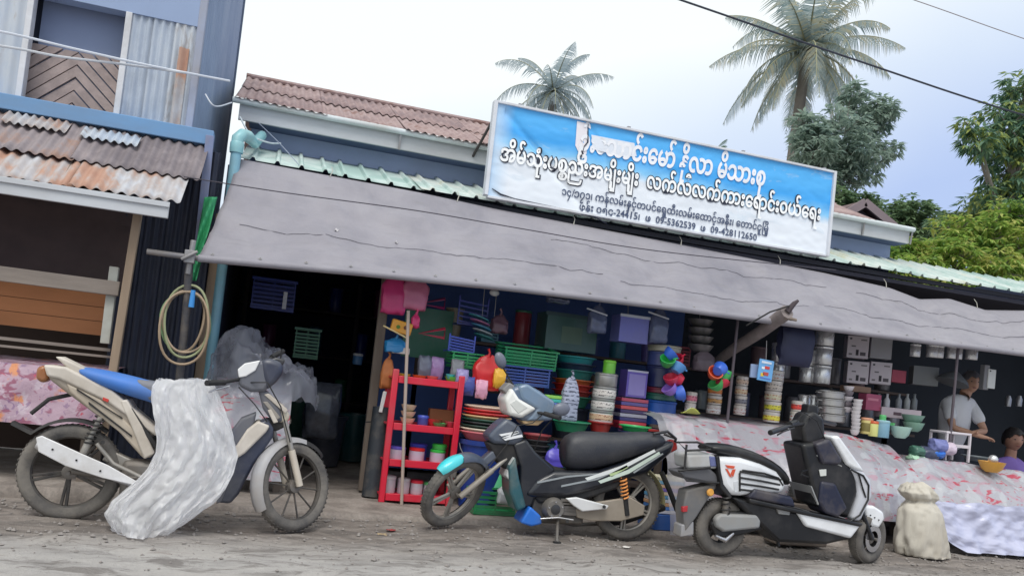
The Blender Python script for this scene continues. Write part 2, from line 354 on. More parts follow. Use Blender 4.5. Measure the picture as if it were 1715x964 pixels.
# slate side wall with a white edge
c0, c1 = V((x4+.02, 7.0, ZB-.6)), P(392, 120, 9.3); c1.z = ZB-.6
nS = 5
for k in range(nS):
    a, b_ = c0.lerp(c1, k/nS), c0.lerp(c1, (k+1)/nS); corr(a, b_+(b_-a)*.02, a+V((0, 0, 2.9)), 5, .012).build('side_sheet', M_side, LH)
a, b_ = V((x4+.02, 7.0, .1)), V((c1.x, c1.y, .1))
for k in range(nS):
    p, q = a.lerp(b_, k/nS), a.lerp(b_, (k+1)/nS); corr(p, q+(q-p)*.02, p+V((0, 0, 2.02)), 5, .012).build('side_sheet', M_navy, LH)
g = MB(); g.bar(c1+V((0, 0, .3)), c1+V((.0, 0, 2.9)), .05, .05, (0, 1, 0)); g.build('edge_trim', mat((96, 110, 134), .6, 0, .1, 5), LH)
# porch roof: two tiers of sheets, each sheet its own
xr = [-3.5, -2.8, -2.1, -1.4, xat(343, 250, 6.9)]
for k in range(4):
    a, b_ = xr[k], xr[k+1]+.03; dz = .006*(k % 2)
    corr((a, 6.88, 2.63+dz), (b_, 6.88, 2.63+dz), (a-.0, 6.38+.02*(k % 2), 2.27+dz), round((b_-a)/.075), .011, 6, sag=-.01).build('corrugated_sheet', M_porch, LH, solid=.0015)
xr = [-3.5, -2.75, -2.0, -1.32, xat(300, 320, 6.2)]
for k in range(4):
    a, b_ = xr[k], xr[k+1]+.03; dz = .008*(k % 2)
    corr((a, 6.45, 2.283+dz), (b_, 6.45, 2.283+dz), (a, 6.08+.015*(k % 3), 2.035+dz), round((b_-a)/.075), .011, 4).build('corrugated_sheet', M_lowtier, LH, solid=.0015)
corr((xat(140, 206, 6.75), 6.80, 2.60), (xat(235, 230, 6.75), 6.80, 2.60), (xat(140, 206, 6.75), 6.66, 2.50), 7, .011, 2).build('corrugated_sheet', M_wallsheet, LH, solid=.0015)
corr((xat(10, 190, 6.8), 6.84, 2.625), (xat(120, 200, 6.8), 6.84, 2.625), (xat(10, 190, 6.8), 6.68, 2.515), 8, .011, 2).build('corrugated_sheet', M_lowtier, LH, solid=.0015)
g = MB(); g.mm((-4, 6.09, P(281, 366, 6.1).z), (xat(283, 350, 6.1), 6.12, P(281, 340, 6.1).z)); g.mm((-4, 6.075, P(281, 348, 6.1).z), (xat(283, 350, 6.1)+.004, 6.09, P(281, 339, 6.1).z)); g.build('fascia_board', M_fascia, LH, bevel=.003)
for k in range(5): x = -3.2+.6*k; g = MB(); g.bar((x, 6.12, 1.99), (x, 6.9, 2.57), .04, .06); g.build('rafter', M_wood, LH)

# ================================================================== the shop house
SH = thing('shop_house', 'open-fronted shop with rusty tin roof, white fascia and green lower roof', 'shop', (3, 8, 0))
ZE, ZU, XL, XR = 2.665, 3.03, xat(404, 255, 7.25), 10.5; XF = xat(1521, 400, 8)
k = 0; x = XL
while x < XR:
    w = .76; dy = .012*math.sin(k*2.3)
    corr((x, 7.22+dy, ZE-.006*(k % 2)), (x+w+.03, 7.22+dy, ZE-.006*(k % 2)), (x, 8.28, ZU), 4, .026, 3, 'trap').build('roof_sheet', M_green, SH, solid=.0015, smooth=25); x += w; k += 1
g = MB(); g.mm((XL+.02, 7.30, ZE-.055), (XR, 7.34, ZE-.012)); g.build('eave_shadow_batten', mat((52, 54, 64), .9), SH)  # coloured dark to paint the shadow line under the eave
g = MB(); g.mm((XL+.02, 8.22, 2.5), (XF-.05, 8.3, 3.3)); g.build('upper_wall', mat((150, 166, 198), .8, 0, .12, 2.5, .15, (130, 138, 152)), SH)
zf0, zf1 = 3.21, 3.335; XF = xat(1521, 400, 8)
xf = [XL-.1, 1.05, 2.42, 3.8, 5.1, 6.4, XF]
for a, b_ in zip(xf, xf[1:]): g = MB(); g.mm((a+.004, 7.98, zf0-.03), (b_-.004, 8.01, zf1)); g.build('fascia_board', M_fascia, SH, bevel=.002)
g = MB(); g.tube([(XL-.16, 7.94, zf1+.005), (XF+.02, 7.94, zf1+.005)], .028, 10); g.build('gutter', mat((206, 214, 218), .5, 0, .06, 5, .25), SH)
for x in xf[1:]: g = MB(); g.bar((x, 7.965, zf0-.04), (x, 7.935, zf1+.02), .018, .012); g.build('gutter_bracket', M_steel, SH)
g = MB(); g.mm((XL, 8.01, zf0-.03), (XF, 8.22, zf0-.01)); g.build('soffit', mat((84, 98, 128), .8), SH)
# rusted upper roof
zr, yr = 4.09, 9.6; x = XL-.14; k = 0
while x < 6.2:
    w = .78; b_ = x+w+.04; t = .52
    ym, zm = lerp(7.93, yr, t), lerp(zf1+.03, zr, t); j = .02*math.sin(k*3.1)
    corr((x, ym-.08+j, zm-.036), (b_, ym-.08+j, zm-.036), (x, yr, zr), 10, .011, 3).build('roof_sheet', M_rust, SH, solid=.0015)
    corr((x, 7.90+.03*math.sin(k*1.7), zf1+.02), (b_, 7.90+.03*math.sin(k*1.7), zf1+.02), (x, ym+.04, zm+.002), 10, .011, 3).build('roof_sheet', M_rust, SH, solid=.0015)
    x += w; k += 1
XRR = x
g = MB(); g.add([(XL-.14, yr, zr), (XRR, yr, zr), (XRR, 12.2, 3.2), (XL-.14, 12.2, 3.2)], [(0, 1, 2, 3)]); g.build('rear_roof', M_rust, SH, solid=.002)
g = MB(); g.tube([(XL-.15, yr, zr+.012), (XRR, yr, zr+.012)], .03, 8); g.build('ridge_cap', M_rust, SH)
g = MB(); g.add([(XL, 8.25, 3.3), (XL, 12, 3.3), (XL, 9.6, 4.05)], [(0, 1, 2)]); g.build('gable_wall', mat((120, 104, 98), .9), SH)
# inside: walls, ceiling, posts
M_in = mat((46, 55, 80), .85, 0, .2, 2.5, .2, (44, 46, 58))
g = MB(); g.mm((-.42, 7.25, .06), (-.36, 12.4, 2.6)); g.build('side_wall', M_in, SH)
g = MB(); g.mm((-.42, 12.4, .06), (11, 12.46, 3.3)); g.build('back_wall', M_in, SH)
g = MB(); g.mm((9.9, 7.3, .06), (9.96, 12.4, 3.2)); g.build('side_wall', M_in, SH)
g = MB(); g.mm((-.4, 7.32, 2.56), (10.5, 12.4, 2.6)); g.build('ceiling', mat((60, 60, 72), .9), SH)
g = MB(); g.mm((1.12, 8.6, .07), (4.6, 8.66, 2.56)); g.build('partition_wall', mat((70, 96, 156), .8, 0, .25, 2.5), SH)  # navy puts the blue tint of the stall's shade into the wall colour
g = MB(); g.mm((4.6, 8.6, .07), (9.9, 8.66, 2.56)); g.build('partition_wall', mat((40, 46, 56), .85, 0, .25, 2.5), SH)  # same wall, darker and neutral to paint the blacker shade on the right
for (a, b_, w, m, nm) in ((P(362, 440, 7.12), P(326, 640, 7.12), .1, M_tan, 'post'), (P(648, 462, 7.0), P(612, 790, 7.0), .075, M_wood, 'post')):
    b2 = V((a.x+(b_.x-a.x)*.3, a.y, .05)); g = MB(); g.bar(V((a.x+(b_.x-a.x)*(-.1), a.y, 2.16)), b2, w, w*.8, (0, 1, 0)); g.build(nm, m, SH, bevel=.006)
a = P(398, 236, 7.1); xp = a.x
dp = MB(); dp.tube([(xp, 7.1, .08), (xp, 7.1, 2.0), (xp, 7.1, a.z)], .042, 14).build('downpipe', M_pipe, SH)
g = MB(); g.tube([(xp, 7.1, a.z-.05), (xp, 7.1, a.z+.02), (xp+.03, 7.12, a.z+.06), (xp+.07, 7.2, a.z+.075), (xp+.12, 7.5, a.z+.1), (xp+.16, 7.9, a.z+.28)], [.05, .05, .05, .05, .042, .042], 14); g.lathe([(.052, -.03), (.055, 0), (.055, .05), (.05, .06)], (xp, 7.1, a.z-.07), 14); g.build('pipe_elbow', mat((140, 196, 204), .35, 0, .08, 6, .2), SH)

# ================================================================== grey tarpaulin awning on its pole
TA = thing('tarpaulin_awning', 'long grey tarpaulin awning with a pole along its lower hem, over the shop front', 'awning', (3, 6.3, 0))
top = [(400, 266), (560, 296), (700, 322), (830, 350), (1100, 402), (1380, 457), (1490, 482), (1540, 501), (1590, 500), (1650, 519), (1715, 520), (1820, 540)]
bot = [(332, 429), (600, 453), (860, 480), (1100, 509), (1335, 541), (1500, 562), (1715, 590), (1820, 604)]
tps = [P(x, y, 7.19) for x, y in top]; bps = [P(x, y, lerp(6.25, 6.42, (x-330)/1400)) for x, y in bot]
tx = [(p.x, p) for p in tps]; bx_ = [(p.x, p) for p in bps]
def tarp(u, v):
    a = pwl(tx, lerp(tps[0].x, tps[-1].x, u)); b_ = pwl(bx_, lerp(bps[0].x, bps[-1].x, u)); p = a.lerp(b_, v); X = p.x
    sag = -.05*math.sin(math.pi*v)*(1+.35*math.sin(X*2.2))-.04*math.sin(math.pi*v)*max(0, 1-u*9)
    wr = .02*fbm(X*1.2+v, v*5, 1)+.02*(1-v)**2*math.sin(X*13+3*fbm(X, v*2))*(.4+abs(fbm(X*1.7, 0, 8)))+.010*fbm(X*9-v*5, v*6, 5)-.018*max(0, .25-abs(noise.noise(V((X*1.3+v*1.5, v*2.2-X*.3, 4)))))*4*(1-.5*v)
    e = min(1, v*6, (1-v)*9)
    p.z += sag+wr*e; p.y -= .6*wr*e+.02*math.sin(math.pi*v)
    return p
def tarp_mat():
    m, n, b = node_mat('grey_tarpaulin'); v = coords(n); st = coords(n, (.6, 3, 3))
    t = tex(n, v, 2.0, 5, .6, .4); s = tex(n, st, 5, 5, .6); f = tex(n, v, 120, 2)
    o = ramp(n, t, [(.3, lin((130, 128, 137))), (.5, lin((144, 141, 149))), (.7, lin((152, 149, 156)))])
    o = mixc(n, ramp(n, s, [(.55, (0, 0, 0)), (.75, (.5, .5, .5))]), o, lin((128, 126, 130)))
    n.links.new(o, b.inputs['Base Color']); b.inputs['Roughness'].default_value = .62
    ad_ = N(n, 'ShaderNodeMath', operation='MULTIPLY_ADD'); n.links.new(f, ad_.inputs[0]); ad_.inputs[1].default_value = .35; n.links.new(s, ad_.inputs[2]); bump(n, b, ad_.outputs[0], .45, .014); return m
M_tarp = tarp_mat()
def rotmat_(axis): return V((0, 0, 1)).rotation_difference(V(axis).normalized()).to_matrix()
g = MB(); g.grid(tarp, 240, 36); g.build('tarpaulin', M_tarp, TA, smooth=70, solid=.003)
def seam(u0, u1, f, r=.004):
    return [tarp(lerp(u0, u1, i/60), f(lerp(u0, u1, i/60)))+V((0, -.004, .004)) for i in range(61)]
for u0_, u1_, f in ((.02, .36, lambda u: .60+.12*u), (.38, .60, lambda u: .68+.02*math.sin(u*40)), (.3, .62, lambda u: .30-.1*u), (.62, .98, lambda u: .55+.03*math.sin(u*30)), (.66, .9, lambda u: .22+.04*math.sin(u*25))):
    g = MB(); g.tube(seam(u0_, u1_, f), .0025, 5); g.build('seam', mat((124, 121, 128), .8), TA)
for (u, v, w) in ((.155, .55, .018), (.1, .52, .025)):
    g = MB(); g.grid(lambda a, b2: tarp(u+(a-.5)*w/8, v+(b2-.5)*.03)+V((0, -.006, .008+.006*math.sin(a*6))), 6, 4); g.build('patch', mat((186, 182, 184), .7), TA, solid=.002)
pl = [P(246, 421, 6.25)]+[b_+V((0, .004, -.014)) for b_ in bps]
g = MB(); g.tube(pl, .021, 10); g.build('hem_pole', mat((128, 126, 130), .55, .3, .15, 10, .3), TA)
g = MB(); g.grid(lambda u, v: V(pwl(bx_, lerp(bps[0].x, bps[-1].x, u)))+V((0, -.027*math.sin(v*4.0)-.0, -.014+.027*math.cos(v*4.0))), 120, 8); g.build('hem', M_tarp, TA, smooth=70)
for i in range(26):
    u = .01+i*.038; p = tarp(u, .965); g = MB(); g.lathe([(.006, -.002), (.012, -.002), (.012, .002), (.006, .002), (.006, -.002)], p+V((0, -.006, .006)), 10, rotmat_((0, -.7, .7))); g.build('eyelet', M_steel, TA)
a = P(318, 430, 6.25); g = MB(); g.box(a, (.07, .07, .09)); g.tube([a+V((-.05, -.05, -.03)), a+V((.05, -.05, .04))], .012); g.tube([a+V((.01, 0, .12)), a+V((.0, .02, -.12))], .02); g.build('clamp', M_steel, TA, bevel=.008)
for u in (.08, .2, .32, .44, .56, .7, .83):
    p = tarp(u, .01); g = MB(); g.tube([p+V((0, -.005, 0)), p+V((.02, .03, .06)), p+V((.01, .06, .10))], .004, 5); g.build('tie_cord', mat((180, 178, 170), .8), TA)

# dark pole at the left end, with hoses hung on it
g = MB(); g.tube([P(318, 425, 6.27), P(312, 520, 6.35), P(300, 640, 6.45), V((P(296, 640, 6.5).x, 6.5, .05))], .028, 10)
tag(g.build('prop_pole', mat((58, 62, 74), .6, 0, .2, 10, .3), loc=(P(300, 640, 6.45).x, 6.45, 0)), 'dark slanting prop pole under the left end of the awning', 'pole')
HO = thing('hose_coil', 'coils of tan and green garden hose hung on the dark pole by the blue pipe', 'hose', P(300, 600, 6.3))
rn = random.Random(5)
for k in range(5):
    c = P(306+rn.uniform(-6, 8), 545+rn.uniform(-8, 8), 6.28+.012*k); rx, rz = PX(rn.uniform(30, 44), 300, 6.3), PX(rn.uniform(48, 62), 300, 6.3); ph = rn.random()*6
    g = MB(); g.tube([c+V((rx*math.cos(t)*(1+.08*math.sin(2*t+ph)), .02*math.sin(t*2+ph), rz*math.sin(t))) for t in [2*math.pi*i/36 for i in range(36)]], .009, 7, closed=True)
    g.build('hose', mat([(164, 142, 118), (150, 156, 120), (172, 150, 128), (150, 130, 108), (120, 150, 110)][k], .5), HO)
a = P(322, 500, 6.24); g = MB(); g.tube([a+V((0, 0, .06)), a+V((0, 0, -.06))], [.016, .02], 10); g.build('hose_nozzle', plas(60, 140, 210), HO)
GC = MB(); GC.grid(lambda u, v: P(lerp(352, 322, v)+lerp(-7, 9, u)*(1.3-.6*v), lerp(330, 470, v), 6.75-.3*v+.03*math.sin(u*7+v*9)), 8, 30)
tag(GC.build('green_net', mat((52, 150, 100), .7, 0, .25, 12), solid=.006, loc=P(330, 470, 6.5)), 'bundle of green netting hanging beside the blue downpipe', 'net')

# ================================================================== sign board on the roof
SG = thing('shop_sign', 'wide blue and white vinyl sign board with Burmese lettering, above the awning', 'sign', (3.6, 7.17, 2.69))
SY = 7.17; x0, x1_, z0, z1 = 1.772, 5.34, 2.70, 3.535; W_, H_ = x1_-x0, z1-z0
def wrinkle(u, w):
    d1 = .018*math.exp(-((w-(.95-.75*(u-.02)/.2))/.05)**2)*(1 if .02 < u < .26 else 0)
    d2 = .012*math.exp(-((w-(1.0-1.1*(u-.25)/.16))/.06)**2)*(1 if .24 < u < .5 else 0)
    return d1+d2+.006*fbm(u*9, w*4)
def sign_mat():
    m, n, b = node_mat('sign_print'); v = coords(n, (1, 1, 1), 'Generated'); sp = N(n, 'ShaderNodeSeparateXYZ'); n.links.new(v, sp.inputs[0])
    t = tex(n, v, 4, 4); cl = tex(n, coords(n, (3, 1, 1.2), 'Generated'), 2.2, 5, .6)
    z = N(n, 'ShaderNodeMath', operation='MULTIPLY_ADD'); n.links.new(cl, z.inputs[0]); z.inputs[1].default_value = .2; n.links.new(sp.outputs['Z'], z.inputs[2])
    z2 = N(n, 'ShaderNodeMath', operation='MULTIPLY_ADD'); n.links.new(sp.outputs['X'], z2.inputs[0]); z2.inputs[1].default_value = .10; n.links.new(z.outputs[0], z2.inputs[2])
    blue = ramp(n, z2.outputs[0], [(.56, lin((232, 238, 246))), (.68, lin((136, 204, 248))), (.82, lin((62, 166, 240))), (1, lin((84, 180, 246)))])
    ed = ramp(n, sp.outputs['X'], [(0, (1, 1, 1)), (.05, (0, 0, 0))])
    o = mixc(n, ed, blue, lin((190, 218, 244)))
    fade = ramp(n, tex(n, v, 2.4, 5, .7, .6), [(.6, (0, 0, 0)), (.72, (.6, .6, .6))])
    o = mixc(n, fade, o, lin((206, 222, 236)))
    n.links.new(o, b.inputs['Base Color']); b.inputs['Roughness'].default_value = .45; return m
g = MB(); g.grid(lambda u, w: (x0+W_*u, SY+wrinkle(u, w), z0+H_*w), 300, 60); g.build('vinyl_panel', sign_mat(), SG, smooth=70)
g = MB(); g.mm((x0+.01, SY+.03, z0+.01), (x1_-.01, SY+.045, z1-.01)); g.build('backing', M_steel, SG)
M_fr = mat((216, 220, 228), .5, 0, .06, 5, .25)
for a, b_ in (((x0-.035, SY-.03, z0-.0), (x0, SY+.05, z1+.02)), ((x1_, SY-.03, z0-.02), (x1_+.03, SY+.05, z1+.02)), ((x0, SY-.025, z1), (x1_, SY+.05, z1+.022)), ((x0, SY-.02, z0-.022), (x1_, SY+.05, z0))):
    g = MB(); g.mm(a, b_); g.build('frame_bar', M_fr, SG, bevel=.003)
for px in (830, 1010, 1200, 1385):
    x = min(max(P(px, 400, 7.6).x, x0+.05), x1_-.05); g = MB(); g.bar((x, SY+.08, 2.74), (x, SY+.08, 3.6), .03, .03, (0, 1, 0)); g.bar((x, SY+.1, 3.5), (x, 8.2, 3.06), .025, .025); g.build('support', M_steel, SG)
g = MB(); g.bar(P(836, 182, 7.56), P(792, 262, 7.98), .02, .02); g.build('stay', mat((70, 64, 64), .7), SG)
def signtext(body, px, py, hpx, width_px, off, rgb, dy, name, shear=0, extra=None):
    a = P(px, py, SY); b_ = P(px+width_px, py+width_px*.2, SY); size = PX(hpx, px, SY)
    vs_, fs = text_mesh(body, size, off, shear); xmin = min(v.x for v in vs_); xmax = max(v.x for v in vs_); k = (b_.x-a.x)/(xmax-xmin)
    def place(v):
        X = a.x+(v.x-xmin)*k; Z = a.z+v.y; u, w = (X-x0)/W_, (Z-z0)/H_
        return (X, SY+wrinkle(u, w)-dy-.004, Z)
    def emit(vv, ff, pl):
        par_ = list(range(len(vv)))
        def find(i):
            while par_[i] != i: par_[i] = par_[par_[i]]; i = par_[i]
            return i
        for f in ff:
            for i in f[1:]: par_[find(i)] = find(f[0])
        isl = {}
        for f in ff: isl.setdefault(find(f[0]), []).append(f)
        rngs = sorted((min(vv[i].x for f in q for i in f), max(vv[i].x for f in q for i in f), k_) for k_, q in isl.items())
        grp = []
        for lo, hi, k_ in rngs:                # marks above and below a letter stay with it
            if grp and lo < grp[-1][1]-.15*(hi-lo): grp[-1][1] = max(grp[-1][1], hi); grp[-1][2].append(k_)
            else: grp.append([lo, hi, [k_]])
        for lo, hi, ks in grp:
            fl = [f for k_ in ks for f in isl[k_]]; ids = sorted({i for f in fl for i in f}); mp = {i: n_ for n_, i in enumerate(ids)}
            g = MB(); g.add([pl(vv[i]) for i in ids], [tuple(mp[i] for i in f) for f in fl]); g.build(name, mat(rgb, .5, 0, .04), SG, smooth=0)
    emit(vs_, fs, place)
    if extra:
        for (b2, ex, ez, s) in extra:
            v2, f2 = text_mesh(b2, size*s, off); emit(v2, f2, lambda v: place(V((xmin+(xmax-xmin)*ex+v.x/k, v.y+ez*size, 0))))
L2 = 'အိမ်သုံးပစည်းအမျိုးမျိုး  လက်လီလက်ကား\u200cေရာင်းဝယ်\u200cေရး'
ex = [('စ', .168, -.36, .62)]
signtext(L2, 836, 268, 38, 536, .015, (30, 36, 56), .004, 'letter_outline', 0, ex)
signtext(L2, 836, 268, 38, 536, .0055, (248, 250, 252), .008, 'letter', 0, ex)
signtext('၁၄/၁၇၁၊ ကန်လမ်းနှင့်တပင်\u200cေရွှထီးလမ်း\u200cေထာင့်အနီး၊ \u200cေတာင်ငူြမို့', 940, 326, 18, 345, .002, (70, 82, 110), .005, 'letter')
signtext('ဖုန်း ၀၅၄-24415၊  ဖ  09-5362539  ဖ  09-428112650', 970, 351, 17, 296, .002, (70, 82, 110), .005, 'letter')
signtext('ဦး\u200cေသာင်း\u200cေမာ် နိုလာ မိသားစု', 968, 250, 47, 312, .0085, (238, 240, 246), .005, 'letter', .12)
for (q, rgb) in ((((966, 203), (984, 207), (982, 258), (972, 262), (963, 244)), (236, 232, 238)), (((990, 226), (1062, 240), (1066, 262), (1040, 262), (992, 250)), (226, 232, 242))):
    pts = [P(x, y, SY) for x, y in q]; g = MB(); g.add([(p.x, SY+wrinkle((p.x-x0)/W_, (p.z-z0)/H_)-.007, p.z) for p in pts], [tuple(range(len(pts)))]); g.build('bleached_patch', mat(rgb, .5, 0, .05), SG, smooth=0)
for q in (((824, 316), (838, 327), (862, 334), (905, 342), (960, 352), (1000, 366), (1015, 376)), ((985, 208), (984, 240), (978, 246), (973, 262))):
    g = MB(); pts = []
    for i, (x, y) in enumerate(q): p = P(x, y+1.5*math.sin(i*5), SY); pts.append((p.x, SY+wrinkle((p.x-x0)/W_, (p.z-z0)/H_)-.009, p.z))
    g.tube(pts, [.004+.004*(i % 2) for i in range(len(pts))], 5); g.build('torn_edge', mat((40, 44, 62), .8), SG)

# ================================================================== cables
def cable(pts, r, rgb, label, group=None):
    n = len(pts); out = []
    for i in range(n-1):
        p0, p1, p2, p3 = V(pts[max(i-1, 0)]), V(pts[i]), V(pts[i+1]), V(pts[min(i+2, n-1)])
        for k in range(10):
            t = k/10; out.append(.5*((2*p1)+(p2-p0)*t+(2*p0-5*p1+4*p2-p3)*t*t+(3*p1-p0-3*p2+p3)*t**3))
    out.append(V(pts[-1])); g = MB(); g.tube(out, r, 6); tag(g.build('cable', mat(rgb, .6), loc=out[0]), label, 'cable', group)
cable([P(700, -150, 6), P(1145, 2, 6), P(1440, 103, 6), P(1715, 193, 6), P(2100, 300, 6)], .0085, (44, 48, 62), 'thick black power cable crossing the sky in front of the tall palm')
cable([P(1200, -110, 9), P(1530, 0, 9), P(1715, 65, 9), P(2000, 160, 9)], .006, (150, 140, 142), 'thin grey wire at the top right corner of the sky')
cable([P(-300, -5, 6.7), P(0, 53, 6.7), P(120, 81, 6.75), P(250, 110, 6.8), P(385, 136, 7.0)], .009, (206, 212, 222), 'upper pale cable strung across the left house window')
cable([P(-300, 35, 6.72), P(0, 77, 6.72), P(100, 95, 6.75), P(200, 107, 6.8), P(310, 122, 6.85)], .009, (196, 200, 206), 'lower pale cable strung across the left house window')
cable([P(308, 296, 6.3), P(480, 323, 6.2), P(700, 353, 6.2), P(880, 384, 6.2), P(1100, 420, 6.2), P(1400, 452, 6.6)], .004, (66, 62, 72), 'thin dark wire running just above the grey awning')
cable([P(402, 196, 7.5), P(420, 226, 7.4), P(450, 239, 7.5), P(470, 240, 7.9)], .007, (196, 206, 212), 'short looped pale wire hanging below the gutter by the blue elbow')
cable([P(432, 205, 7.9), P(468, 240, 7.6), P(505, 281, 7.3)], .004, (150, 158, 176), 'taut thin wire from the gutter down to the green roof')
cable([P(344, 158, 6.95), P(360, 178, 6.9), P(388, 172, 7.3)], .006, (190, 196, 206), 'short slack wire on the corner of the slate wall')

# small brown gable behind the sign
GB = thing('gabled_house', 'small brown gabled roof showing behind the right end of the sign', 'house', (P(1445, 380, 9.5).x, 9.5, 0))
ap, el, er = P(1447, 337, 9.5), P(1382, 376, 9.5), P(1497, 378, 9.5); M_gb = mat((112, 92, 92), .8, 0, .2, 6, .3, (80, 70, 74))
for q in (el, er):
    n_ = 6
    for k in range(n_):
        a, b_ = ap.lerp(q, k/n_), ap.lerp(q, (k+1)/n_+.04); g = MB(); g.add([a, b_, b_+V((0, 3, 0)), a+V((0, 3, 0))], [(0, 1, 2, 3)]); g.build('roof_board', M_gb, GB, smooth=0, solid=.02)
    g = MB(); g.bar(ap+V((0, -.03, -.02)), q+V((0, -.03, -.02)), .03, .11); g.build('barge_board', mat((132, 118, 122), .8, 0, .15, 8), GB)
g = MB(); g.prism([(ap.x, ap.z-.05), (el.x+.1, el.z-.02), (er.x-.1, er.z-.02)], 9.62, 9.68); g.build('gable_wall', mat((70, 66, 78), .9), GB)
g = MB(); g.mm((el.x+.15, 9.64, 0), (er.x-.15, 11.5, er.z)); g.build('wall', mat((96, 96, 110), .9), GB)
# ================================================================== motorcycles
M_tyre = mat((78, 76, 76), .85, 0, .2, 14, .62, (136, 130, 122), .3, 70)
M_rimd = mat((64, 62, 62), .5, .3, .15, 12, .4, (130, 122, 112))
M_alloy = mat((168, 164, 158), .45, .5, .12, 12, .35, (140, 130, 118))
M_engine = mat((128, 124, 120), .5, .5, .2, 14, .4, (120, 110, 100))
M_dark = mat((36, 38, 44), .38, 0, .15, 8, .25, (110, 104, 98), coat=.2)
M_rub = mat((30, 30, 33), .7, 0, .2, 10, .2, (90, 86, 82))
M_chr = mat((200, 200, 204), .22, .9, .05, 8, .15)
def poly(pts, Y): return [(p.x, p.z) for p in (P(x, y, Y) for x, y in pts)]
def smoothpoly(q, it=1):
    for _ in range(it):
        o = []
        for i in range(len(q)):
            a, b_ = q[i], q[(i+1) % len(q)]; o += [(a[0]*.75+b_[0]*.25, a[1]*.75+b_[1]*.25), (a[0]*.25+b_[0]*.75, a[1]*.25+b_[1]*.75)]
        q = o
    return q
def panel(name, pts, Y, w, m, par, bev=.012, yo=0, sm=0):
    g = MB(); q = poly(pts, Y+yo-w*.35); q = smoothpoly(q, sm) if sm else q      # the outline belongs to the near face
    g.prism(q, Y+yo-w/2, Y+yo+w/2); return g.build(name, m, par, bevel=bev, seg=3, smooth=50)
def shell(name, mid, Y, m, par, ex=2.4, n=18, yo=0):            # a smooth body swept along stations (x, ytop, ybottom, half-width in metres)
    rings = []
    for (px, y0, y1, hw) in mid:
        a, b_ = P(px, y0, Y), P(px, y1, Y); c = (a+b_)/2; hz = (a-b_).length/2; up = (a-b_).normalized() if hz > 1e-6 else V((0, 0, 1)); r = []
        for j in range(n):
            t = 2*math.pi*j/n; cs, sn = math.cos(t), math.sin(t)
            r.append(V((c.x, Y+yo, c.z))+V((0, 1, 0))*hw*abs(cs)**(2/ex)*(1 if cs > 0 else -1)+up*hz*abs(sn)**(2/ex)*(1 if sn > 0 else -1))
        rings.append(r)
    g = MB(); g.loft(rings); return g.build(name, m, par, smooth=60, sub=1)
def rotmat(axis):
    a = V(axis).normalized(); return V((0, 0, 1)).rotation_difference(a).to_matrix()
def torus_prof(r, w, n=14): return [(r-w*.9+w*.9*math.cos(t)*1.0, w*math.sin(t)) for t in [2*math.pi*k/n for k in range(n+1)]]
def wheel(par, c, r, tw, axis, spokes, m_rim, style='alloy', m_sp=None, disc=None):
    q = rotmat(axis); g = MB(); ri = r-tw*1.7
    g.lathe([(ri+.012, -tw*.62), (ri+.012, -tw*.5), (ri-.008, -tw*.3), (ri-.012, 0), (ri-.008, tw*.3), (ri+.012, tw*.5), (ri+.012, tw*.62), (ri+.002, tw*.4), (ri-.001, 0), (ri+.002, -tw*.4), (ri+.012, -tw*.62)], c, 40, q)
    wh = g.build('wheel', m_rim, par, smooth=40)
    g = MB(); prof = [(r-tw*1.75, -tw*.62), (r-tw*1.2, -tw*.92), (r-tw*.7, -tw*1.0), (r-tw*.3, -tw*.82), (r-tw*.06, -tw*.42), (r, -tw*.12), (r, tw*.12), (r-tw*.06, tw*.42), (r-tw*.3, tw*.82), (r-tw*.7, tw), (r-tw*1.2, tw*.92), (r-tw*1.75, tw*.62)]
    k0 = len(g.v); g.lathe(prof, c, 56, q); g.f = [f for f in g.f if len(f) == 4]
    for k in range(56):                        # tread blocks
        for sg in (-1, 1):
            t = 2*math.pi*(k+.25*sg)/56; p = V((math.cos(t)*(r-.001), math.sin(t)*(r-.001), sg*tw*.4)); bas = Matrix((V((-math.sin(t), math.cos(t), 0)), V((math.cos(t), math.sin(t), 0)), V((0, 0, 1)))).transposed()
            g.box(V(c)+q @ p, (.012, .004, tw*.5), q @ bas)
    g.build('tyre', M_tyre, wh, smooth=35)
    for k in range(spokes):
        for d in ((-.07, .07) if style == 'split' else (0,)):
            t = 2*math.pi*(k+.3)/spokes; a = V((math.cos(t+d*2.2)*.03, math.sin(t+d*2.2)*.03, 0)); b_ = V((math.cos(t+d)*(ri+.002), math.sin(t+d)*(ri+.002), 0))
            g = MB(); g.bar(V(c)+q @ a, V(c)+q @ b_, .016 if style == 'split' else .010 if style == 'thin' else .024, tw*(.25 if style == 'thin' else .5), q @ V((0, 0, 1))); g.build('spoke', m_sp or m_rim, wh, bevel=.003)
    g = MB(); g.lathe([(.03, -tw*.75), (.042, -tw*.6), (.045, tw*.6), (.03, tw*.75)], c, 20, q); g.lathe([(.012, -tw*1.6), (.012, tw*1.6)], c, 10, q); g.build('hub', M_engine, wh)
    if disc:
        g = MB(); g.lathe([(.06, disc-.002), (.1, disc-.002), (.1, disc+.002), (.06, disc+.002), (.06, disc-.002)], c, 32, q); g.build('brake_disc', M_chr, wh)
    return wh
def spring(name, a, b_, r, turns, wr, m, par):
    a, b_ = V(a), V(b_); d = (b_-a).normalized(); u = d.orthogonal().normalized(); w = d.cross(u); n = turns*14
    g = MB(); g.tube([a.lerp(b_, i/n)+(u*math.cos(i/14*6.2832)+w*math.sin(i/14*6.2832))*r for i in range(n+1)], wr, 6)
    return g.build(name, m, par)
def rod(name, pts, r, m, par, n=10): g = MB(); g.tube(pts, r, n); return g.build(name, m, par, smooth=50)

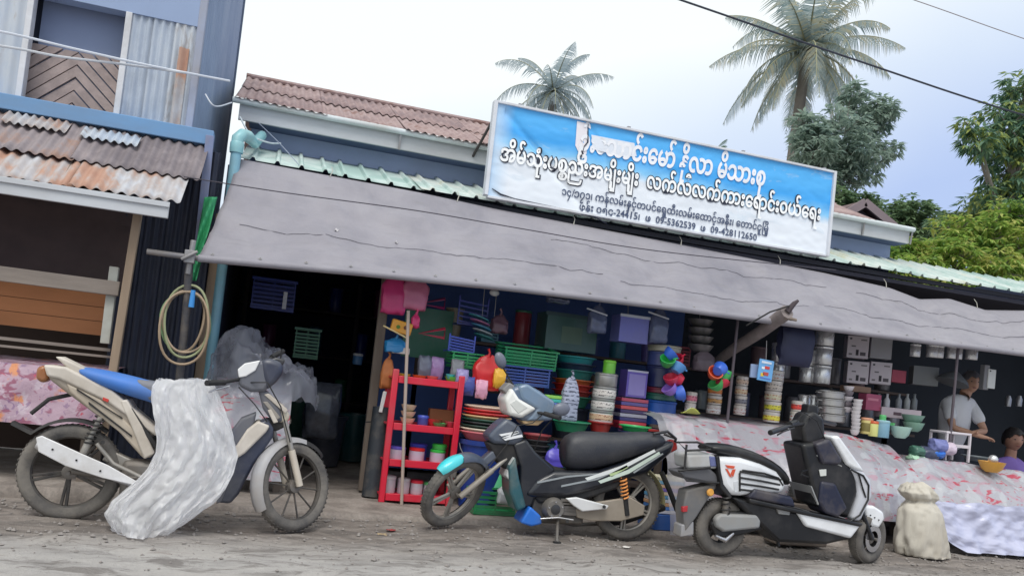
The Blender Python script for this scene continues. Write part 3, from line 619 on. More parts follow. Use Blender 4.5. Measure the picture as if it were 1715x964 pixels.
# ---------- left: dusty white and blue underbone, facing right
Y = 5.42
LB = thing('motorcycle', 'dusty cream underbone motorcycle with blue seat, half under a clear plastic sheet', 'motorcycle', (-.35, Y, 0), 'motorcycles parked along the shop front')
M_cream = mat((208, 200, 190), .45, 0, .12, 7, .45, (150, 138, 122)); M_seatb = mat((64, 118, 196), .55, 0, .1, 6, .2, (120, 130, 150)); M_grey = mat((92, 96, 108), .45, 0, .12, 7, .35, (132, 126, 120))
cr = P(118, 787, Y); cr.z = .278; cf = P(490, 820, Y); cf.z = .278
wheel(LB, cr, .278, .042, (0, 1, 0), 5, M_rimd, 'split')
AXF = (-.6, .77, -.2)
wheel(LB, cf, .276, .038, AXF, 10, M_rimd, 'thin')
panel('tail_panel', [(80, 614), (112, 620), (165, 648), (225, 690), (256, 720), (258, 762), (246, 768), (206, 726), (156, 690), (108, 654), (82, 634)], Y, .15, mat((168, 158, 146), .5, 0, .15, 7, .5, (136, 124, 110)), LB, .025)
panel('tail_strip', [(74, 610), (112, 614), (190, 654), (262, 716), (262, 730), (180, 672), (100, 634), (80, 630)], Y, .185, M_cream, LB, .014)
panel('tail_strip', [(112, 640), (170, 668), (232, 722), (256, 762), (240, 766), (200, 722), (150, 684), (118, 656)], Y, .172, mat((188, 176, 160), .5, 0, .15, 8, .5), LB, .012)
panel('side_cover', [(202, 670), (214, 668), (240, 712), (260, 758), (242, 768), (222, 716)], Y, .2, M_cream, LB, .01)
panel('gap_trim', [(212, 684), (222, 682), (262, 740), (262, 752)], Y, .196, M_rub, LB, .004)
panel('badge', [(174, 664), (184, 668), (182, 673), (173, 669)], Y, .19, mat((190, 60, 50), .4), LB, .002)
for q in ([(130, 650), (205, 698), (206, 700), (130, 653)], [(150, 672), (222, 728), (222, 731), (150, 676)]): panel('panel_line', q, Y, .19, M_rub, LB, 0)
panel('grab_rail', [(93, 597), (103, 597), (140, 615), (178, 640), (176, 650), (160, 645), (120, 622)], Y, .13, M_cream, LB, .02)
panel('tail_light', [(62, 614), (78, 611), (84, 634), (72, 642), (60, 634)], Y, .11, mat((150, 92, 48), .25, 0, .15, 8, .25), LB, .02)
shell('seat', [(128, 614, 620, .06), (150, 614, 640, .10), (195, 622, 656, .125), (235, 632, 668, .125), (262, 640, 676, .11), (300, 652, 690, .10), (322, 668, 694, .07)], Y, M_seatb, LB)
panel('seat_front', [(226, 634), (262, 640), (300, 650), (325, 668), (318, 690), (262, 674), (240, 666)], Y, .22, mat((112, 116, 128), .6, 0, .1, 7, .2), LB, .03)
panel('centre_body', [(262, 690), (330, 690), (385, 735), (400, 770), (380, 800), (330, 770), (270, 765)], Y, .15, M_grey, LB, .03)
g = MB(); a, b_ = P(62, 742, Y-.13), P(226, 812, Y-.1); g.tube([a, a.lerp(b_, .04), a.lerp(b_, .55), a.lerp(b_, .85), b_, P(270, 820, Y-.06)], [.026, .034, .032, .024, .014, .013], 14); g.build('muffler', mat((206, 206, 208), .3, .5, .08, 8, .35), LB)
panel('heat_shield', [(60, 732), (70, 729), (132, 757), (182, 779), (230, 806), (226, 812), (172, 800), (110, 780), (64, 756)], Y, .012, mat((226, 226, 228), .4, .1, .1, 8, .35), LB, .005, -.165)
for k in range(3): p = P(88+40*k, 752+18*k, Y-.173); g = MB(); g.lathe([(.006, -.003), (.006, .003)], p, 8, rotmat((0, 1, 0))); g.build('bolt', M_rub, LB)
sa, sb = P(168, 698, Y-.09), P(140, 758, Y-.09); spring('shock_spring', sa, sa.lerp(sb, .72), .026, 6, .006, M_rub, LB); rod('shock_absorber', [sa, sb], .015, M_alloy, LB); rod('shock_body', [sa.lerp(sb, .66), sb], .022, M_alloy, LB)
rod('swingarm', [P(120, 788, Y-.07), P(200, 800, Y-.06), P(270, 800, Y-.05)], .018, M_engine, LB)
panel('chain_guard', [(170, 770), (185, 752), (250, 782), (262, 800), (240, 800)], Y, .06, M_alloy, LB, .01)
rod('foot_bracket', [P(162, 742, Y-.12), P(190, 776, Y-.12), P(240, 800, Y-.12)], .012, M_alloy, LB); rod('foot_peg', [P(172, 740, Y-.2), P(172, 740, Y-.08)], .012, M_rub, LB)
g = MB(); rr = .305; pts = [V((cr.x+rr*math.cos(t)*1.0, Y, cr.z+rr*math.sin(t))) for t in [R(55+i*9) for i in range(10)]]; pts.append(P(22, 706, Y))
g.loft([[p+V((0, -.05, -.012)), p+V((0, -.035, .006)), p+V((0, .035, .006)), p+V((0, .05, -.012)), p+V((0, .03, -.002)), p+V((0, -.03, -.002))] for p in pts]); g.build('rear_mudguard', M_rub, LB)
rod('plate_bracket', [P(52, 692, Y), P(82, 668, Y), P(120, 660, Y)], .012, M_rub, LB)
g = MB(); g.mm(P(205, 770, Y-.07), P(330, 845, Y+.09)); g.build('engine', M_engine, LB, bevel=.03)
rod('engine_case', [P(265, 812, Y-.12), P(265, 812, Y+.1)], .075, M_engine, LB, 20)
rod('foot_rest', [P(272, 848, Y-.28), P(272, 848, Y+.28)], .013, M_rub, LB)
# front end
M_nvl = mat((48, 54, 74), .35, 0, .12, 7, .3, (120, 118, 116), coat=.2)
panel('leg_shield', [(448, 700), (458, 716), (458, 730), (426, 776), (400, 826), (386, 842), (362, 840), (376, 802), (398, 754), (420, 712)], Y, .19, M_nvl, LB, .018)
panel('front_panel', [(432, 704), (452, 712), (446, 722), (410, 758), (388, 772), (394, 748), (414, 718)], Y, .235, M_cream, LB, .012)
panel('inner_panel', [(404, 700), (430, 690), (424, 716), (398, 752), (384, 790), (376, 760), (388, 720)], Y, .15, M_grey, LB, .015)
panel('shield_edge', [(384, 772), (392, 776), (372, 838), (362, 842), (372, 800)], Y, .205, M_grey, LB, .006)
panel('handlebar_cowl', [(396, 622), (404, 612), (436, 604), (450, 604), (454, 640), (444, 656), (420, 656), (400, 646)], Y, .2, M_grey, LB, .03)
panel('cowl_front', [(436, 602), (452, 600), (472, 606), (476, 622), (462, 640), (446, 654), (440, 630)], Y, .22, M_nvl, LB, .03)
panel('meter_screen', [(438, 606), (462, 598), (478, 602), (474, 612), (448, 616)], Y+.02, .12, M_dark, LB, .012)
panel('cowl_flash', [(398, 618), (410, 608), (436, 603), (428, 620), (412, 630), (400, 632)], Y, .02, mat((226, 226, 226), .4), LB, .006, -.1)
panel('nose_fairing', [(432, 652), (448, 654), (470, 684), (474, 706), (456, 706), (440, 684)], Y, .15, M_grey, LB, .02)
for k, q in enumerate(([(442, 660), (450, 658), (482, 686), (478, 692)], [(440, 672), (448, 672), (470, 698), (464, 702)], [(448, 686), (454, 684), (466, 706), (458, 708)])): panel('nose_strip', q, Y, .165+.006*k, [M_cream, mat((150, 146, 142), .5, 0, .2, 8, .4), M_cream][k], LB, .005)
panel('headlight', [(458, 672), (474, 676), (486, 696), (482, 706), (466, 708), (456, 692)], Y, .12, mat((206, 196, 176), .2, 0, .1, 7, .3, coat=.5), LB, .025)
panel('steering_stem', [(444, 700), (470, 700), (482, 712), (462, 722), (446, 716)], Y, .1, M_rub, LB, .015)
rod('brake_cable', [P(420, 640, Y-.1), P(448, 640, Y-.16), P(470, 680, Y-.12), P(486, 740, Y-.08)], .004, M_rub, LB, 6); rod('brake_cable', [P(400, 648, Y-.08), P(426, 676, Y-.14), P(452, 712, Y-.08)], .004, M_rub, LB, 6)
rod('handlebar', [P(346, 641, Y-.33), P(372, 640, Y-.24), P(405, 634, Y-.06), P(430, 612, Y+.1), P(470, 592, Y+.3)], .011, M_rub, LB)
rod('grip', [P(346, 641, Y-.34), P(376, 640, Y-.22)], .017, M_rub, LB); rod('grip', [P(455, 598, Y+.22), P(474, 588, Y+.33)], .017, M_rub, LB)
rod('brake_lever', [P(384, 646, Y-.2), P(360, 652, Y-.27), P(350, 656, Y-.3)], .006, M_chr, LB)
fx = V((.58, .0, 0))
for s in (-1, 1):
    axv = V(AXF).normalized(); b_ = cf+axv*.062*s; t = P(466, 706, Y)+axv*.062*s
    rod('fork_tube', [t, t.lerp(b_, .5)], .016, M_alloy, LB); rod('fork_leg', [t.lerp(b_, .45), b_], .022, mat((200, 190, 176), .45, 0, .12, 9, .35), LB)
def fender(par, c, axis, r, a0, a1, w, m, name, fx, n=12, taper=0):    # an arched guard round a wheel; angles from the fx side, upwards
    ax = V(axis).normalized(); up_ = V((0, 0, 1)); up_ = (up_-ax*up_.dot(ax)).normalized(); fd_ = up_.cross(ax); fd_ = fd_ if fd_.x*fx > 0 else -fd_; rings = []
    for i in range(n+1):
        t = R(lerp(a0, a1, i/n)); d = fd_*math.cos(t)+up_*math.sin(t); p = V(c)+d*r; ww = w*(1-taper*abs(2*i/n-1)**3)
        rings.append([p+ax*ww-d*.028, p+ax*ww*.75+d*.002, p+d*.010, p-ax*ww*.75+d*.002, p-ax*ww-d*.028, p-ax*ww*.7-d*.006, p-d*.002, p+ax*ww*.7-d*.006])
    g = MB(); g.loft(rings); return g.build(name, m, par, smooth=60)
fender(LB, cf, AXF, .298, 72, 208, .05, mat((160, 160, 164), .45, 0, .12, 7, .45), 'front_fender', 1, 14, .2); fender(LB, cf, AXF, .296, 38, 73, .045, M_rub, 'fender_tip', 1, 6, .3)
rod('mirror_stem', [P(470, 600, Y+.25), P(472, 584, Y+.25)], .005, M_rub, LB)
rod('side_stand', [P(262, 838, Y+.1), P(250, 862, Y+.22)], .01, M_rub, LB)

# clear plastic sheet thrown over it
def film(name, tint=(225, 232, 240), a=.55, rough=.25):
    m, n, b = node_mat(name); n.nodes.remove(b); out = n.nodes['Material Output']
    v = coords(n); t = tex(n, coords(n, (1.3, 1.3, .35)), 7, 2, .45, .5)
    d = N(n, 'ShaderNodeBsdfPrincipled'); d.inputs['Base Color'].default_value = (*lin(tint), 1); d.inputs['Roughness'].default_value = rough; d.inputs['Specular IOR Level'].default_value = .7
    tl = N(n, 'ShaderNodeBsdfTranslucent'); tl.inputs[0].default_value = (*lin(tint), 1); s1 = N(n, 'ShaderNodeMixShader'); s1.inputs[0].default_value = .5; n.links.new(d.outputs[0], s1.inputs[1]); n.links.new(tl.outputs[0], s1.inputs[2])
    tr = N(n, 'ShaderNodeBsdfTransparent'); s2 = N(n, 'ShaderNodeMixShader'); n.links.new(ramp(n, t, [(.3, (a-.1,)*3), (.7, (a+.14,)*3)]), s2.inputs[0]); n.links.new(tr.outputs[0], s2.inputs[1]); n.links.new(s1.outputs[0], s2.inputs[2]); n.links.new(s2.outputs[0], out.inputs[0])
    u = N(n, 'ShaderNodeBump'); u.inputs['Strength'].default_value = .06; u.inputs['Distance'].default_value = .03; n.links.new(t, u.inputs['Height']); n.links.new(u.outputs[0], d.inputs['Normal']); return m
M_film = film('clear_film', (253, 253, 255), .66, .15); M_thin = film('thin_film', (212, 218, 226), .38)
rows = [(634, 262, 350), (648, 254, 358), (672, 252, 367), (700, 257, 378), (728, 260, 385), (756, 257, 388), (784, 242, 384), (812, 216, 373), (836, 186, 355), (858, 177, 330), (876, 186, 306), (890, 196, 284), (902, 184, 266), (912, 206, 252), (919, 228, 242)]
def sheet(u, v):
    t = v*(len(rows)-1); i = min(int(t), len(rows)-2); k = t-i; y, a, b_ = [lerp(p, q, k) for p, q in zip(rows[i], rows[i+1])]
    w = 2*math.pi*u; hw = (b_-a)/2; dep = .05+.12*min(1, v*2.2)*min(1, (1-v)*6)
    cx_ = (a+b_)/2+hw*math.cos(w)*(1+.05*fbm(math.cos(w)*2, v*6)); p = P(cx_, y+5*fbm(u*8, v*3), Y-.2-.06*v)
    p.y += -dep*math.sin(w)+.05*fbm(math.cos(w)*3, math.sin(w)*3, v*7)*min(1, v*5)
    k5 = 5.0; cx2, sx2 = math.cos(w)*1.1, math.sin(w)*1.1
    cr_ = .042*F1(cx2*1.3, sx2*1.3, v*2.6)+.018*F1(cx2*2.8+v, sx2*2.8, v*5+9)+.004*F1(cx2*6, sx2*6, v*9+3)-.024
    p.y -= cr_*2; p.x += cr_; p.z = max(p.z, .012); return p
g = MB(); g.grid(sheet, 150, 120)
tag(g.build('plastic_sheet', M_film, smooth=60, loc=P(270, 880, Y-.25)), 'crumpled translucent white plastic sheet draped over the left motorcycle', 'plastic sheet')

# ---------- middle: black underbone, facing left
Y = 5.74
BB = thing('motorcycle', 'black underbone motorcycle with teal fender tip and orange shock spring, in the middle', 'motorcycle', (2.0, Y, 0), 'motorcycles parked along the shop front')
M_navyp = mat((24, 28, 38), .28, 0, .1, 6, .18, (100, 98, 96), coat=.3); M_slate = mat((70, 80, 98), .35, 0, .1, 6, .2, (130, 130, 130), coat=.2)
cr = P(1048, 847, Y); cr.z = .272; cf = P(760, 826, Y-.06); cf.z = .275; AXM = (.5, -.77, -.38)
wheel(BB, cr, .272, .042, (0, 1, 0), 5, M_alloy, 'split', None, None); wheel(BB, cf, .272, .038, AXM, 5, M_alloy, 'split')
shell('seat', [(940, 742, 778, .085), (948, 726, 786, .112), (968, 720, 788, .122), (1000, 722, 784, .128), (1030, 724, 774, .13), (1064, 722, 762, .13), (1092, 722, 754, .118), (1110, 728, 746, .09)], Y, mat((44, 46, 54), .42, 0, .12, 7, .15, (100, 98, 96), .15, 90), BB)
panel('side_panel', [(876, 828), (898, 802), (925, 788), (1000, 788), (1060, 768), (1116, 740), (1130, 738), (1122, 758), (1082, 792), (1040, 804), (1000, 818), (950, 832), (890, 832)], Y, .24, M_navyp, BB, .04)
panel('lower_panel', [(890, 826), (950, 818), (1010, 806), (1046, 800), (1030, 818), (960, 842), (900, 842)], Y, .19, M_rub, BB, .02)
for k, q in enumerate(([(980, 800), (1040, 780), (1096, 752), (1098, 756), (1042, 786), (984, 804)], [(1002, 805), (1052, 786), (1104, 756), (1106, 760), (1054, 792), (1006, 809)], [(1020, 793), (1050, 778), (1052, 782), (1024, 798)])):
    panel('stripe', q, Y, .006, mat([(222, 226, 226), (200, 214, 204), (180, 200, 150)][k], .35), BB, 0, -.122, 0)
for q in ([(940, 812), (1000, 800), (1072, 768), (1072, 770), (1000, 803), (940, 815)], [(900, 806), (950, 796), (1002, 792), (1002, 794), (950, 799), (900, 809)], [(1060, 790), (1110, 758), (1111, 760), (1062, 792)]): panel('highlight_line', q, Y, .004, mat((150, 156, 160), .4), BB, 0, -.1215, 0)  # pale lines painted as the bright edge highlights of the panels
rod('grab_rail', [P(1094, 726, Y-.1), P(1118, 722, Y-.1), P(1132, 734, Y-.06), P(1126, 752, Y), P(1132, 734, Y+.06), P(1112, 726, Y+.1)], .011, M_dark, BB)
panel('tail_light', [(1112, 742), (1132, 736), (1134, 752), (1118, 760)], Y, .1, mat((150, 40, 36), .2, coat=.5), BB, .012)
g = MB(); rr = .30; pts = [V((cr.x+rr*math.cos(t), Y, cr.z+rr*math.sin(t))) for t in [R(112-i*10) for i in range(12)]]
g.loft([[p+V((0, -.05, -.01)), p+V((0, -.03, .006)), p+V((0, .03, .006)), p+V((0, .05, -.01)), p+V((0, .03, -.002)), p+V((0, -.03, -.002))] for p in pts]); g.build('rear_mudguard', mat((196, 190, 140), .5, 0, .15, 9, .35), BB)
rod('mudguard_flap', [P(1108, 790, Y), P(1122, 822, Y), P(1134, 854, Y)], .02, M_rub, BB)
sa, sb = P(1043, 798, Y-.1), P(1050, 862, Y-.1); rod('shock_absorber', [sa, sb], .014, M_rub, BB); spring('shock_spring', sa, sa.lerp(sb, .55), .025, 6, .0065, mat((226, 150, 84), .4), BB)
rod('shock_body', [sa.lerp(sb, .55), sb], .02, M_rub, BB)
panel('chain_case', [(964, 852), (1000, 840), (1056, 832), (1080, 846), (1078, 862), (1040, 872), (990, 872), (966, 866)], Y, .03, mat((156, 146, 134), .6, .2, .2, 10, .45), BB, .008, -.09)
c = cr+V((0, -.07, 0)); rod('rear_drum', [c, c+V((0, .08, 0))], .062, mat((176, 170, 162), .5, .3, .15, 10, .4), BB, 24)
g = MB(); g.tube([c+V((.05*math.cos(t), -.02, .05*math.sin(t))) for t in [6.283*i/20 for i in range(20)]], .006, 6, closed=True); g.build('drum_ring', M_engine, BB)
panel('foot_bracket', [(948, 834), (966, 832), (1020, 846), (1016, 852), (975, 856), (960, 846)], Y, .03, mat((222, 222, 222), .35, .2), BB, .008, -.14)
panel('swingarm', [(960, 848), (1052, 838), (1078, 850), (1074, 862), (1000, 866)], Y, .04, M_alloy, BB, .01, -.06)
rod('rear_peg', [P(1012, 848, Y-.24), P(1012, 848, Y-.1)], .013, M_rub, BB)
g = MB(); g.mm(P(893, 832, Y-.08)+V((0, 0, 0)), P(962, 872, Y+.1)); g.build('crankcase', mat((70, 68, 68), .6, .3, .2, 10, .3), BB, bevel=.02)
c = P(918, 846, Y); rod('engine_cover', [c+V((0, -.16, 0)), c+V((0, -.13, 0)), c+V((0, .05, 0))], [.062, .078, .08], M_engine, BB, 26)
g = MB(); g.lathe([(.03, -.006), (.036, 0), (.02, .004)], c+V((0, -.163, 0)), 20, rotmat((0, -1, 0))); g.build('engine_boss', M_dark, BB)
for k in range(5): g = MB(); g.mm(P(940, 834+5*k, Y-.1), P(958, 836+5*k, Y+.08)); g.build('cooling_fin', M_engine, BB)
for k in range(5):
    t = k*1.257+.4; p = c+V((math.cos(t)*.052, -.163, math.sin(t)*.052)); g = MB(); g.lathe([(.006, -.004), (.006, .004)], p, 8, rotmat((0, 1, 0))); g.build('bolt', M_chr, BB)
rod('gear_lever', [P(905, 868, Y-.17), P(935, 866, Y-.19), P(960, 870, Y-.2)], .006, M_chr, BB); rod('foot_rest', [P(950, 872, Y-.3), P(950, 872, Y+.3)], .013, M_rub, BB)
p = V((P(932, 914, Y-.3).x, Y-.3, .012)); rod('side_stand', [P(934, 866, Y-.08), p.lerp(P(934, 866, Y-.08), .5), p], [.013, .011, .011], M_engine, BB); g = MB(); g.box(p, (.05, .03, .012)); g.build('stand_foot', M_rub, BB)
rod('exhaust_pipe', [P(900, 862, Y+.05), P(960, 878, Y+.1), P(1010, 876, Y+.14)], .014, M_engine, BB); rod('muffler', [P(1005, 876, Y+.15), P(1040, 870, Y+.16), P(1110, 846, Y+.17)], [.02, .04, .042], M_rub, BB, 14)
# leg shield and front
panel('leg_shield', [(858, 742), (880, 734), (896, 756), (930, 786), (905, 804), (890, 846), (872, 852), (868, 812), (870, 780)], Y, .2, M_navyp, BB, .02)
panel('shield_flash', [(846, 796), (852, 776), (860, 764), (858, 790), (852, 804)], Y-.02, .2, mat((196, 200, 200), .4), BB, .006)
panel('leg_shield_edge', [(850, 782), (862, 764), (868, 800), (880, 848), (864, 856), (852, 824)], Y-.03, .22, mat((36, 86, 96), .35, 0, .12, 8, .2, coat=.3), BB, .02)
panel('lower_guard', [(870, 874), (886, 846), (904, 862), (906, 876), (888, 880)], Y-.04, .2, plas(40, 112, 208), BB, .015)
rod('step_tunnel', [P(895, 770, Y), P(922, 790, Y), P(950, 796, Y)], .05, M_rub, BB, 14)
panel('nose_fairing', [(815, 730), (832, 712), (848, 699), (868, 712), (876, 726), (874, 738), (860, 744), (824, 742)], Y, .2, M_slate, BB, .03)
panel('black_grille', [(816, 740), (866, 742), (880, 736), (872, 776), (852, 790), (830, 770)], Y, .15, M_rub, BB, .02)
zz = [[(836, 727), (868, 721), (868, 724), (840, 730)], [(866, 722), (870, 724), (846, 734), (841, 733)], [(842, 733), (874, 727), (876, 731), (846, 737)]]
for q in zz: panel('emblem_stroke', q, Y, .008, mat((232, 234, 236), .35), BB, 0, -.112, 0)
panel('handlebar_cowl', [(850, 664), (858, 648), (882, 642), (904, 654), (928, 672), (934, 692), (922, 704), (880, 706), (856, 696), (846, 682)], Y, .18, mat((86, 104, 128), .3, 0, .1, 6, .15, coat=.3), BB, .03)
panel('windscreen', [(866, 646), (882, 642), (928, 672), (924, 703), (880, 704), (898, 684), (872, 668)], Y, .21, mat((112, 134, 158), .22, 0, .08, 6, .1, coat=.4), BB, .02)
panel('headlight', [(844, 668), (856, 648), (868, 667), (898, 684), (872, 700), (850, 694)], Y, .235, mat((232, 232, 228), .25, 0, .06, 6, .12, coat=.5), BB, .025)
panel('lamp_lens', [(854, 676), (864, 668), (884, 682), (868, 692)], Y, .012, mat((206, 208, 204), .1, 0, .1, 30, coat=.8), BB, .004, -.115)
panel('mirror_bracket', [(840, 652), (852, 640), (862, 646), (852, 664)], Y, .12, mat((130, 128, 128), .45), BB, .01)
rod('brake_cable', [P(908, 694, Y-.14), P(892, 708, Y-.16), P(866, 712, Y-.13), P(848, 745, Y-.1), P(812, 790, Y-.1)], .004, M_rub, BB, 6); rod('throttle_cable', [P(930, 696, Y-.2), P(908, 720, Y-.1), P(892, 760, Y-.05)], .004, M_rub, BB, 6)
panel('cowl_trim', [(872, 704), (912, 702), (900, 712), (878, 711)], Y, .16, mat((190, 160, 120), .5), BB, .01)
rod('handlebar', [P(852, 640, Y+.28), P(868, 668, Y+.1), P(900, 690, Y-.08), P(935, 698, Y-.3)], .011, M_rub, BB)
rod('grip', [P(912, 692, Y-.2), P(938, 700, Y-.33)], .017, M_rub, BB); rod('grip', [P(862, 656, Y+.2), P(850, 636, Y+.32)], .017, M_rub, BB)
for (px, py, sx_, sy_, yo, a) in ((838, 603, 10, 15, .2, -.5), (940, 685, 15, 11, -.24, -.2)):
    c = P(px, py, Y+yo); g = MB(); g.ell(c, (PX(sx_, px, Y), .03, PX(sy_, px, Y)), 16, Matrix.Rotation(a, 3, 'Y')); mr = g.build('mirror', mat((104, 108, 122), .35, 0, .1, 8), BB)
rod('mirror_stem', [P(842, 614, Y+.2), P(852, 632, Y+.2), P(866, 654, Y+.12)], .006, M_rub, BB); rod('mirror_stem', [P(932, 690, Y-.24), P(915, 694, Y-.2), P(900, 690, Y-.1)], .006, M_rub, BB)
# front fender following the turned wheel, teal tip
q = rotmat(AXM); ax = q @ V((0, 0, 1)); fwd = V((-.77, -.56, 0)); upv = V((-.1, -.05, 1)); upv = (upv-ax*upv.dot(ax)).normalized(); fd = upv.cross(ax); fd = fd if fd.x < 0 else -fd
fender(BB, cf, AXM, .298, 36, 74, .05, mat((64, 206, 216), .3, 0, .06, 6, .1, coat=.4), 'fender_tip', -1, 8, .35); fender(BB, cf, AXM, .296, 73, 150, .052, M_slate, 'front_fender', -1, 12, .15)
panel('fender_stay', [(792, 782), (838, 742), (848, 752), (802, 790)], Y-.02, .1, M_slate, BB, .012)
for s in (-1, 1):
    b_ = cf+ax*.065*s; t = P(852, 748, Y)+ax*.065*s; rod('fork_tube', [t, t.lerp(b_, .5)], .016, M_alloy, BB); rod('fork_leg', [t.lerp(b_, .42), b_], .022, mat((150, 144, 136), .5, .2, .15, 9, .35), BB)
g = MB(); p = cf-ax*.06+V((.02, 0, .1)); g.box(p, (.05, .03, .07)); g.build('brake_caliper', M_engine, BB, bevel=.01)

# ---------- right: white and black electric scooter, facing right
Y = 5.33
ES = thing('motor_scooter', 'white and black electric scooter with barred side panels, parked at the right', 'scooter', (3.9, Y, 0), 'motorcycles parked along the shop front')
M_wh = mat((230, 232, 236), .28, 0, .05, 6, .15, (150, 146, 140), coat=.4); M_bk = mat((20, 21, 25), .38, 0, .15, 8, .15, (96, 92, 90)); M_gr = mat((142, 144, 146), .5, 0, .08, 8, .2); M_ny = mat((30, 34, 56), .4, 0, .1, 6, .15)
cr = P(1204, 886, Y); cr.z = .205; cf = P(1452, 905, Y); cf.z = .192
wheel(ES, cr, .205, .055, (0, 1, 0), 6, M_bk, 'alloy'); wheel(ES, cf, .192, .052, (-.3, .95, 0), 6, M_bk, 'alloy', None, -.05)
shell('seat', [(1172, 744, 752, .07), (1190, 740, 758, .11), (1216, 741, 764, .125), (1254, 752, 776, .13), (1286, 767, 792, .125), (1306, 784, 806, .11), (1315, 800, 814, .08)], Y, M_bk, ES)
panel('side_panel', [(1198, 764), (1236, 764), (1271, 774), (1297, 787), (1312, 806), (1310, 824), (1258, 826), (1238, 829), (1219, 828), (1206, 812), (1200, 790)], Y, .26, M_wh, ES, .045)
panel('side_edge', [(1195, 762), (1201, 762), (1208, 808), (1222, 828), (1218, 834), (1202, 815)], Y, .245, M_bk, ES, .01)
for k in range(4):
    a, b_ = P(1239, 789+10*k, Y-.134), P(1308-2*k, 803+8*k, Y-.128); g = MB(); g.tube([a, a.lerp(b_, .5)+V((0, -.006, .003)), b_], .0075, 8); g.build('panel_bar', M_bk, ES)
g = MB(); g.tube([P(1239, 822, Y-.134), P(1239, 792, Y-.138), P(1244, 787, Y-.138), P(1280, 792, Y-.14), P(1304, 800, Y-.134), P(1311, 812, Y-.128)], .007, 8); g.build('panel_bar', M_bk, ES)
em = mat((208, 84, 52), .4)
panel('emblem_stroke', [(1215, 778), (1231, 780), (1229, 784), (1219, 783)], Y, .006, em, ES, 0, -.133, 0)
panel('emblem_stroke', [(1215, 784), (1219, 785), (1226, 799), (1222, 797)], Y, .006, em, ES, 0, -.133, 0)
panel('emblem_stroke', [(1227, 786), (1232, 785), (1228, 798), (1224, 793)], Y, .006, em, ES, 0, -.133, 0)
panel('side_hatch', [(1229, 806), (1237, 804), (1236, 824), (1230, 824)], Y, .006, mat((200, 202, 206), .4), ES, .002, -.132, 0)
panel('foot_mat', [(1258, 816), (1322, 830), (1328, 848), (1248, 832)], Y, .3, M_ny, ES, .02)
panel('tail_box', [(1146, 760), (1186, 758), (1200, 764), (1202, 784), (1148, 784)], Y, .2, mat((176, 178, 180), .4, 0, .1, 8, .2), ES, .02)
panel('tail_light', [(1184, 762), (1198, 764), (1200, 780), (1186, 780)], Y, .21, mat((96, 104, 150), .2, coat=.5), ES, .008)
panel('tail_lower', [(1132, 788), (1186, 782), (1206, 800), (1198, 812), (1142, 800)], Y, .18, mat((92, 92, 96), .5), ES, .02)
for s in (-1, 1):
    rod('rack_tube', [P(1194, 750, Y+.1*s), P(1168, 740, Y+.11*s), P(1136, 740, Y+.1*s), P(1150, 754, Y+.1*s), P(1190, 752, Y+.11*s)], .008, M_bk, ES)
    rod('rack_tube', [P(1190, 782, Y+.11*s), P(1136, 788, Y+.1*s), P(1150, 804, Y+.1*s), P(1204, 808, Y+.12*s)], .008, M_bk, ES)
rod('rack_tube', [P(1136, 740, Y-.1), P(1134, 740, Y+.1)], .008, M_bk, ES)
rod('rack_upright', [P(1150, 744, Y-.1), P(1146, 788, Y-.1)], .008, M_bk, ES)
panel('rear_mudguard', [(1148, 820), (1196, 808), (1200, 812), (1182, 838), (1164, 866), (1145, 890), (1142, 850)], Y, .13, mat((104, 104, 106), .6, 0, .12, 9, .3), ES, .02)
panel('mud_flap', [(1140, 878), (1160, 872), (1160, 894), (1138, 898)], Y, .12, mat((150, 150, 154), .6, 0, .1, 9, .3), ES, .008)
panel('reflector', [(1143, 848), (1152, 846), (1151, 856), (1143, 857)], Y, .03, mat((176, 40, 50), .2, coat=.5), ES, .004, -.06)
c = P(1190, 824, Y-.1); g = MB(); g.lathe([(.026, -.012), (.028, 0), (.02, .01)], c, 16, rotmat((0, -1, 0))); g.build('turn_signal', mat((222, 160, 70), .25, coat=.5), ES)
panel('motor_cover', [(1198, 868), (1206, 860), (1268, 862), (1274, 872), (1272, 884), (1212, 890), (1200, 882)], Y, .06, M_gr, ES, .018, -.1)
panel('motor_arm', [(1190, 876), (1210, 856), (1290, 856), (1296, 880), (1240, 896), (1200, 900)], Y, .05, M_bk, ES, .015, -.06)
g = MB(); g.tube([P(1198, 896, Y-.09), P(1214, 904, Y-.09), P(1228, 892, Y-.09)], [.012, .02, .012], 10); g.build('brake_caliper', M_chr, ES)
sa, sb = P(1216, 838, Y-.09), P(1214, 862, Y-.09); rod('shock_absorber', [sa, sb], .024, M_engine, ES); spring('shock_spring', sa+V((0, 0, .06)), sb, .03, 4, .006, M_bk, ES)
panel('floor_body', [(1222, 830), (1290, 844), (1345, 858), (1420, 890), (1424, 900), (1380, 910), (1300, 906), (1272, 880), (1240, 850)], Y, .22, M_bk, ES, .03)
panel('floor_edge', [(1330, 856), (1350, 854), (1438, 876), (1420, 900), (1345, 880)], Y, .27, M_wh, ES, .02)
panel('floor_top', [(1250, 832), (1340, 852), (1440, 874), (1436, 880), (1340, 860), (1250, 840)], Y, .3, M_bk, ES, .012)
panel('lock_plate', [(1300, 848), (1324, 852), (1322, 862), (1304, 860)], Y, .02, M_gr, ES, .004, -.115)
panel('leg_shield', [(1338, 742), (1376, 738), (1410, 770), (1428, 790), (1432, 822), (1416, 866), (1362, 846), (1352, 806)], Y, .26, M_bk, ES, .03)
panel('leg_shield_inner', [(1372, 804), (1396, 808), (1416, 850), (1400, 866), (1378, 858), (1368, 840)], Y, .2, M_ny, ES, .02, -.05)
panel('front_fairing', [(1386, 730), (1400, 728), (1436, 778), (1444, 790), (1424, 784), (1412, 776)], Y, .3, M_wh, ES, .03)
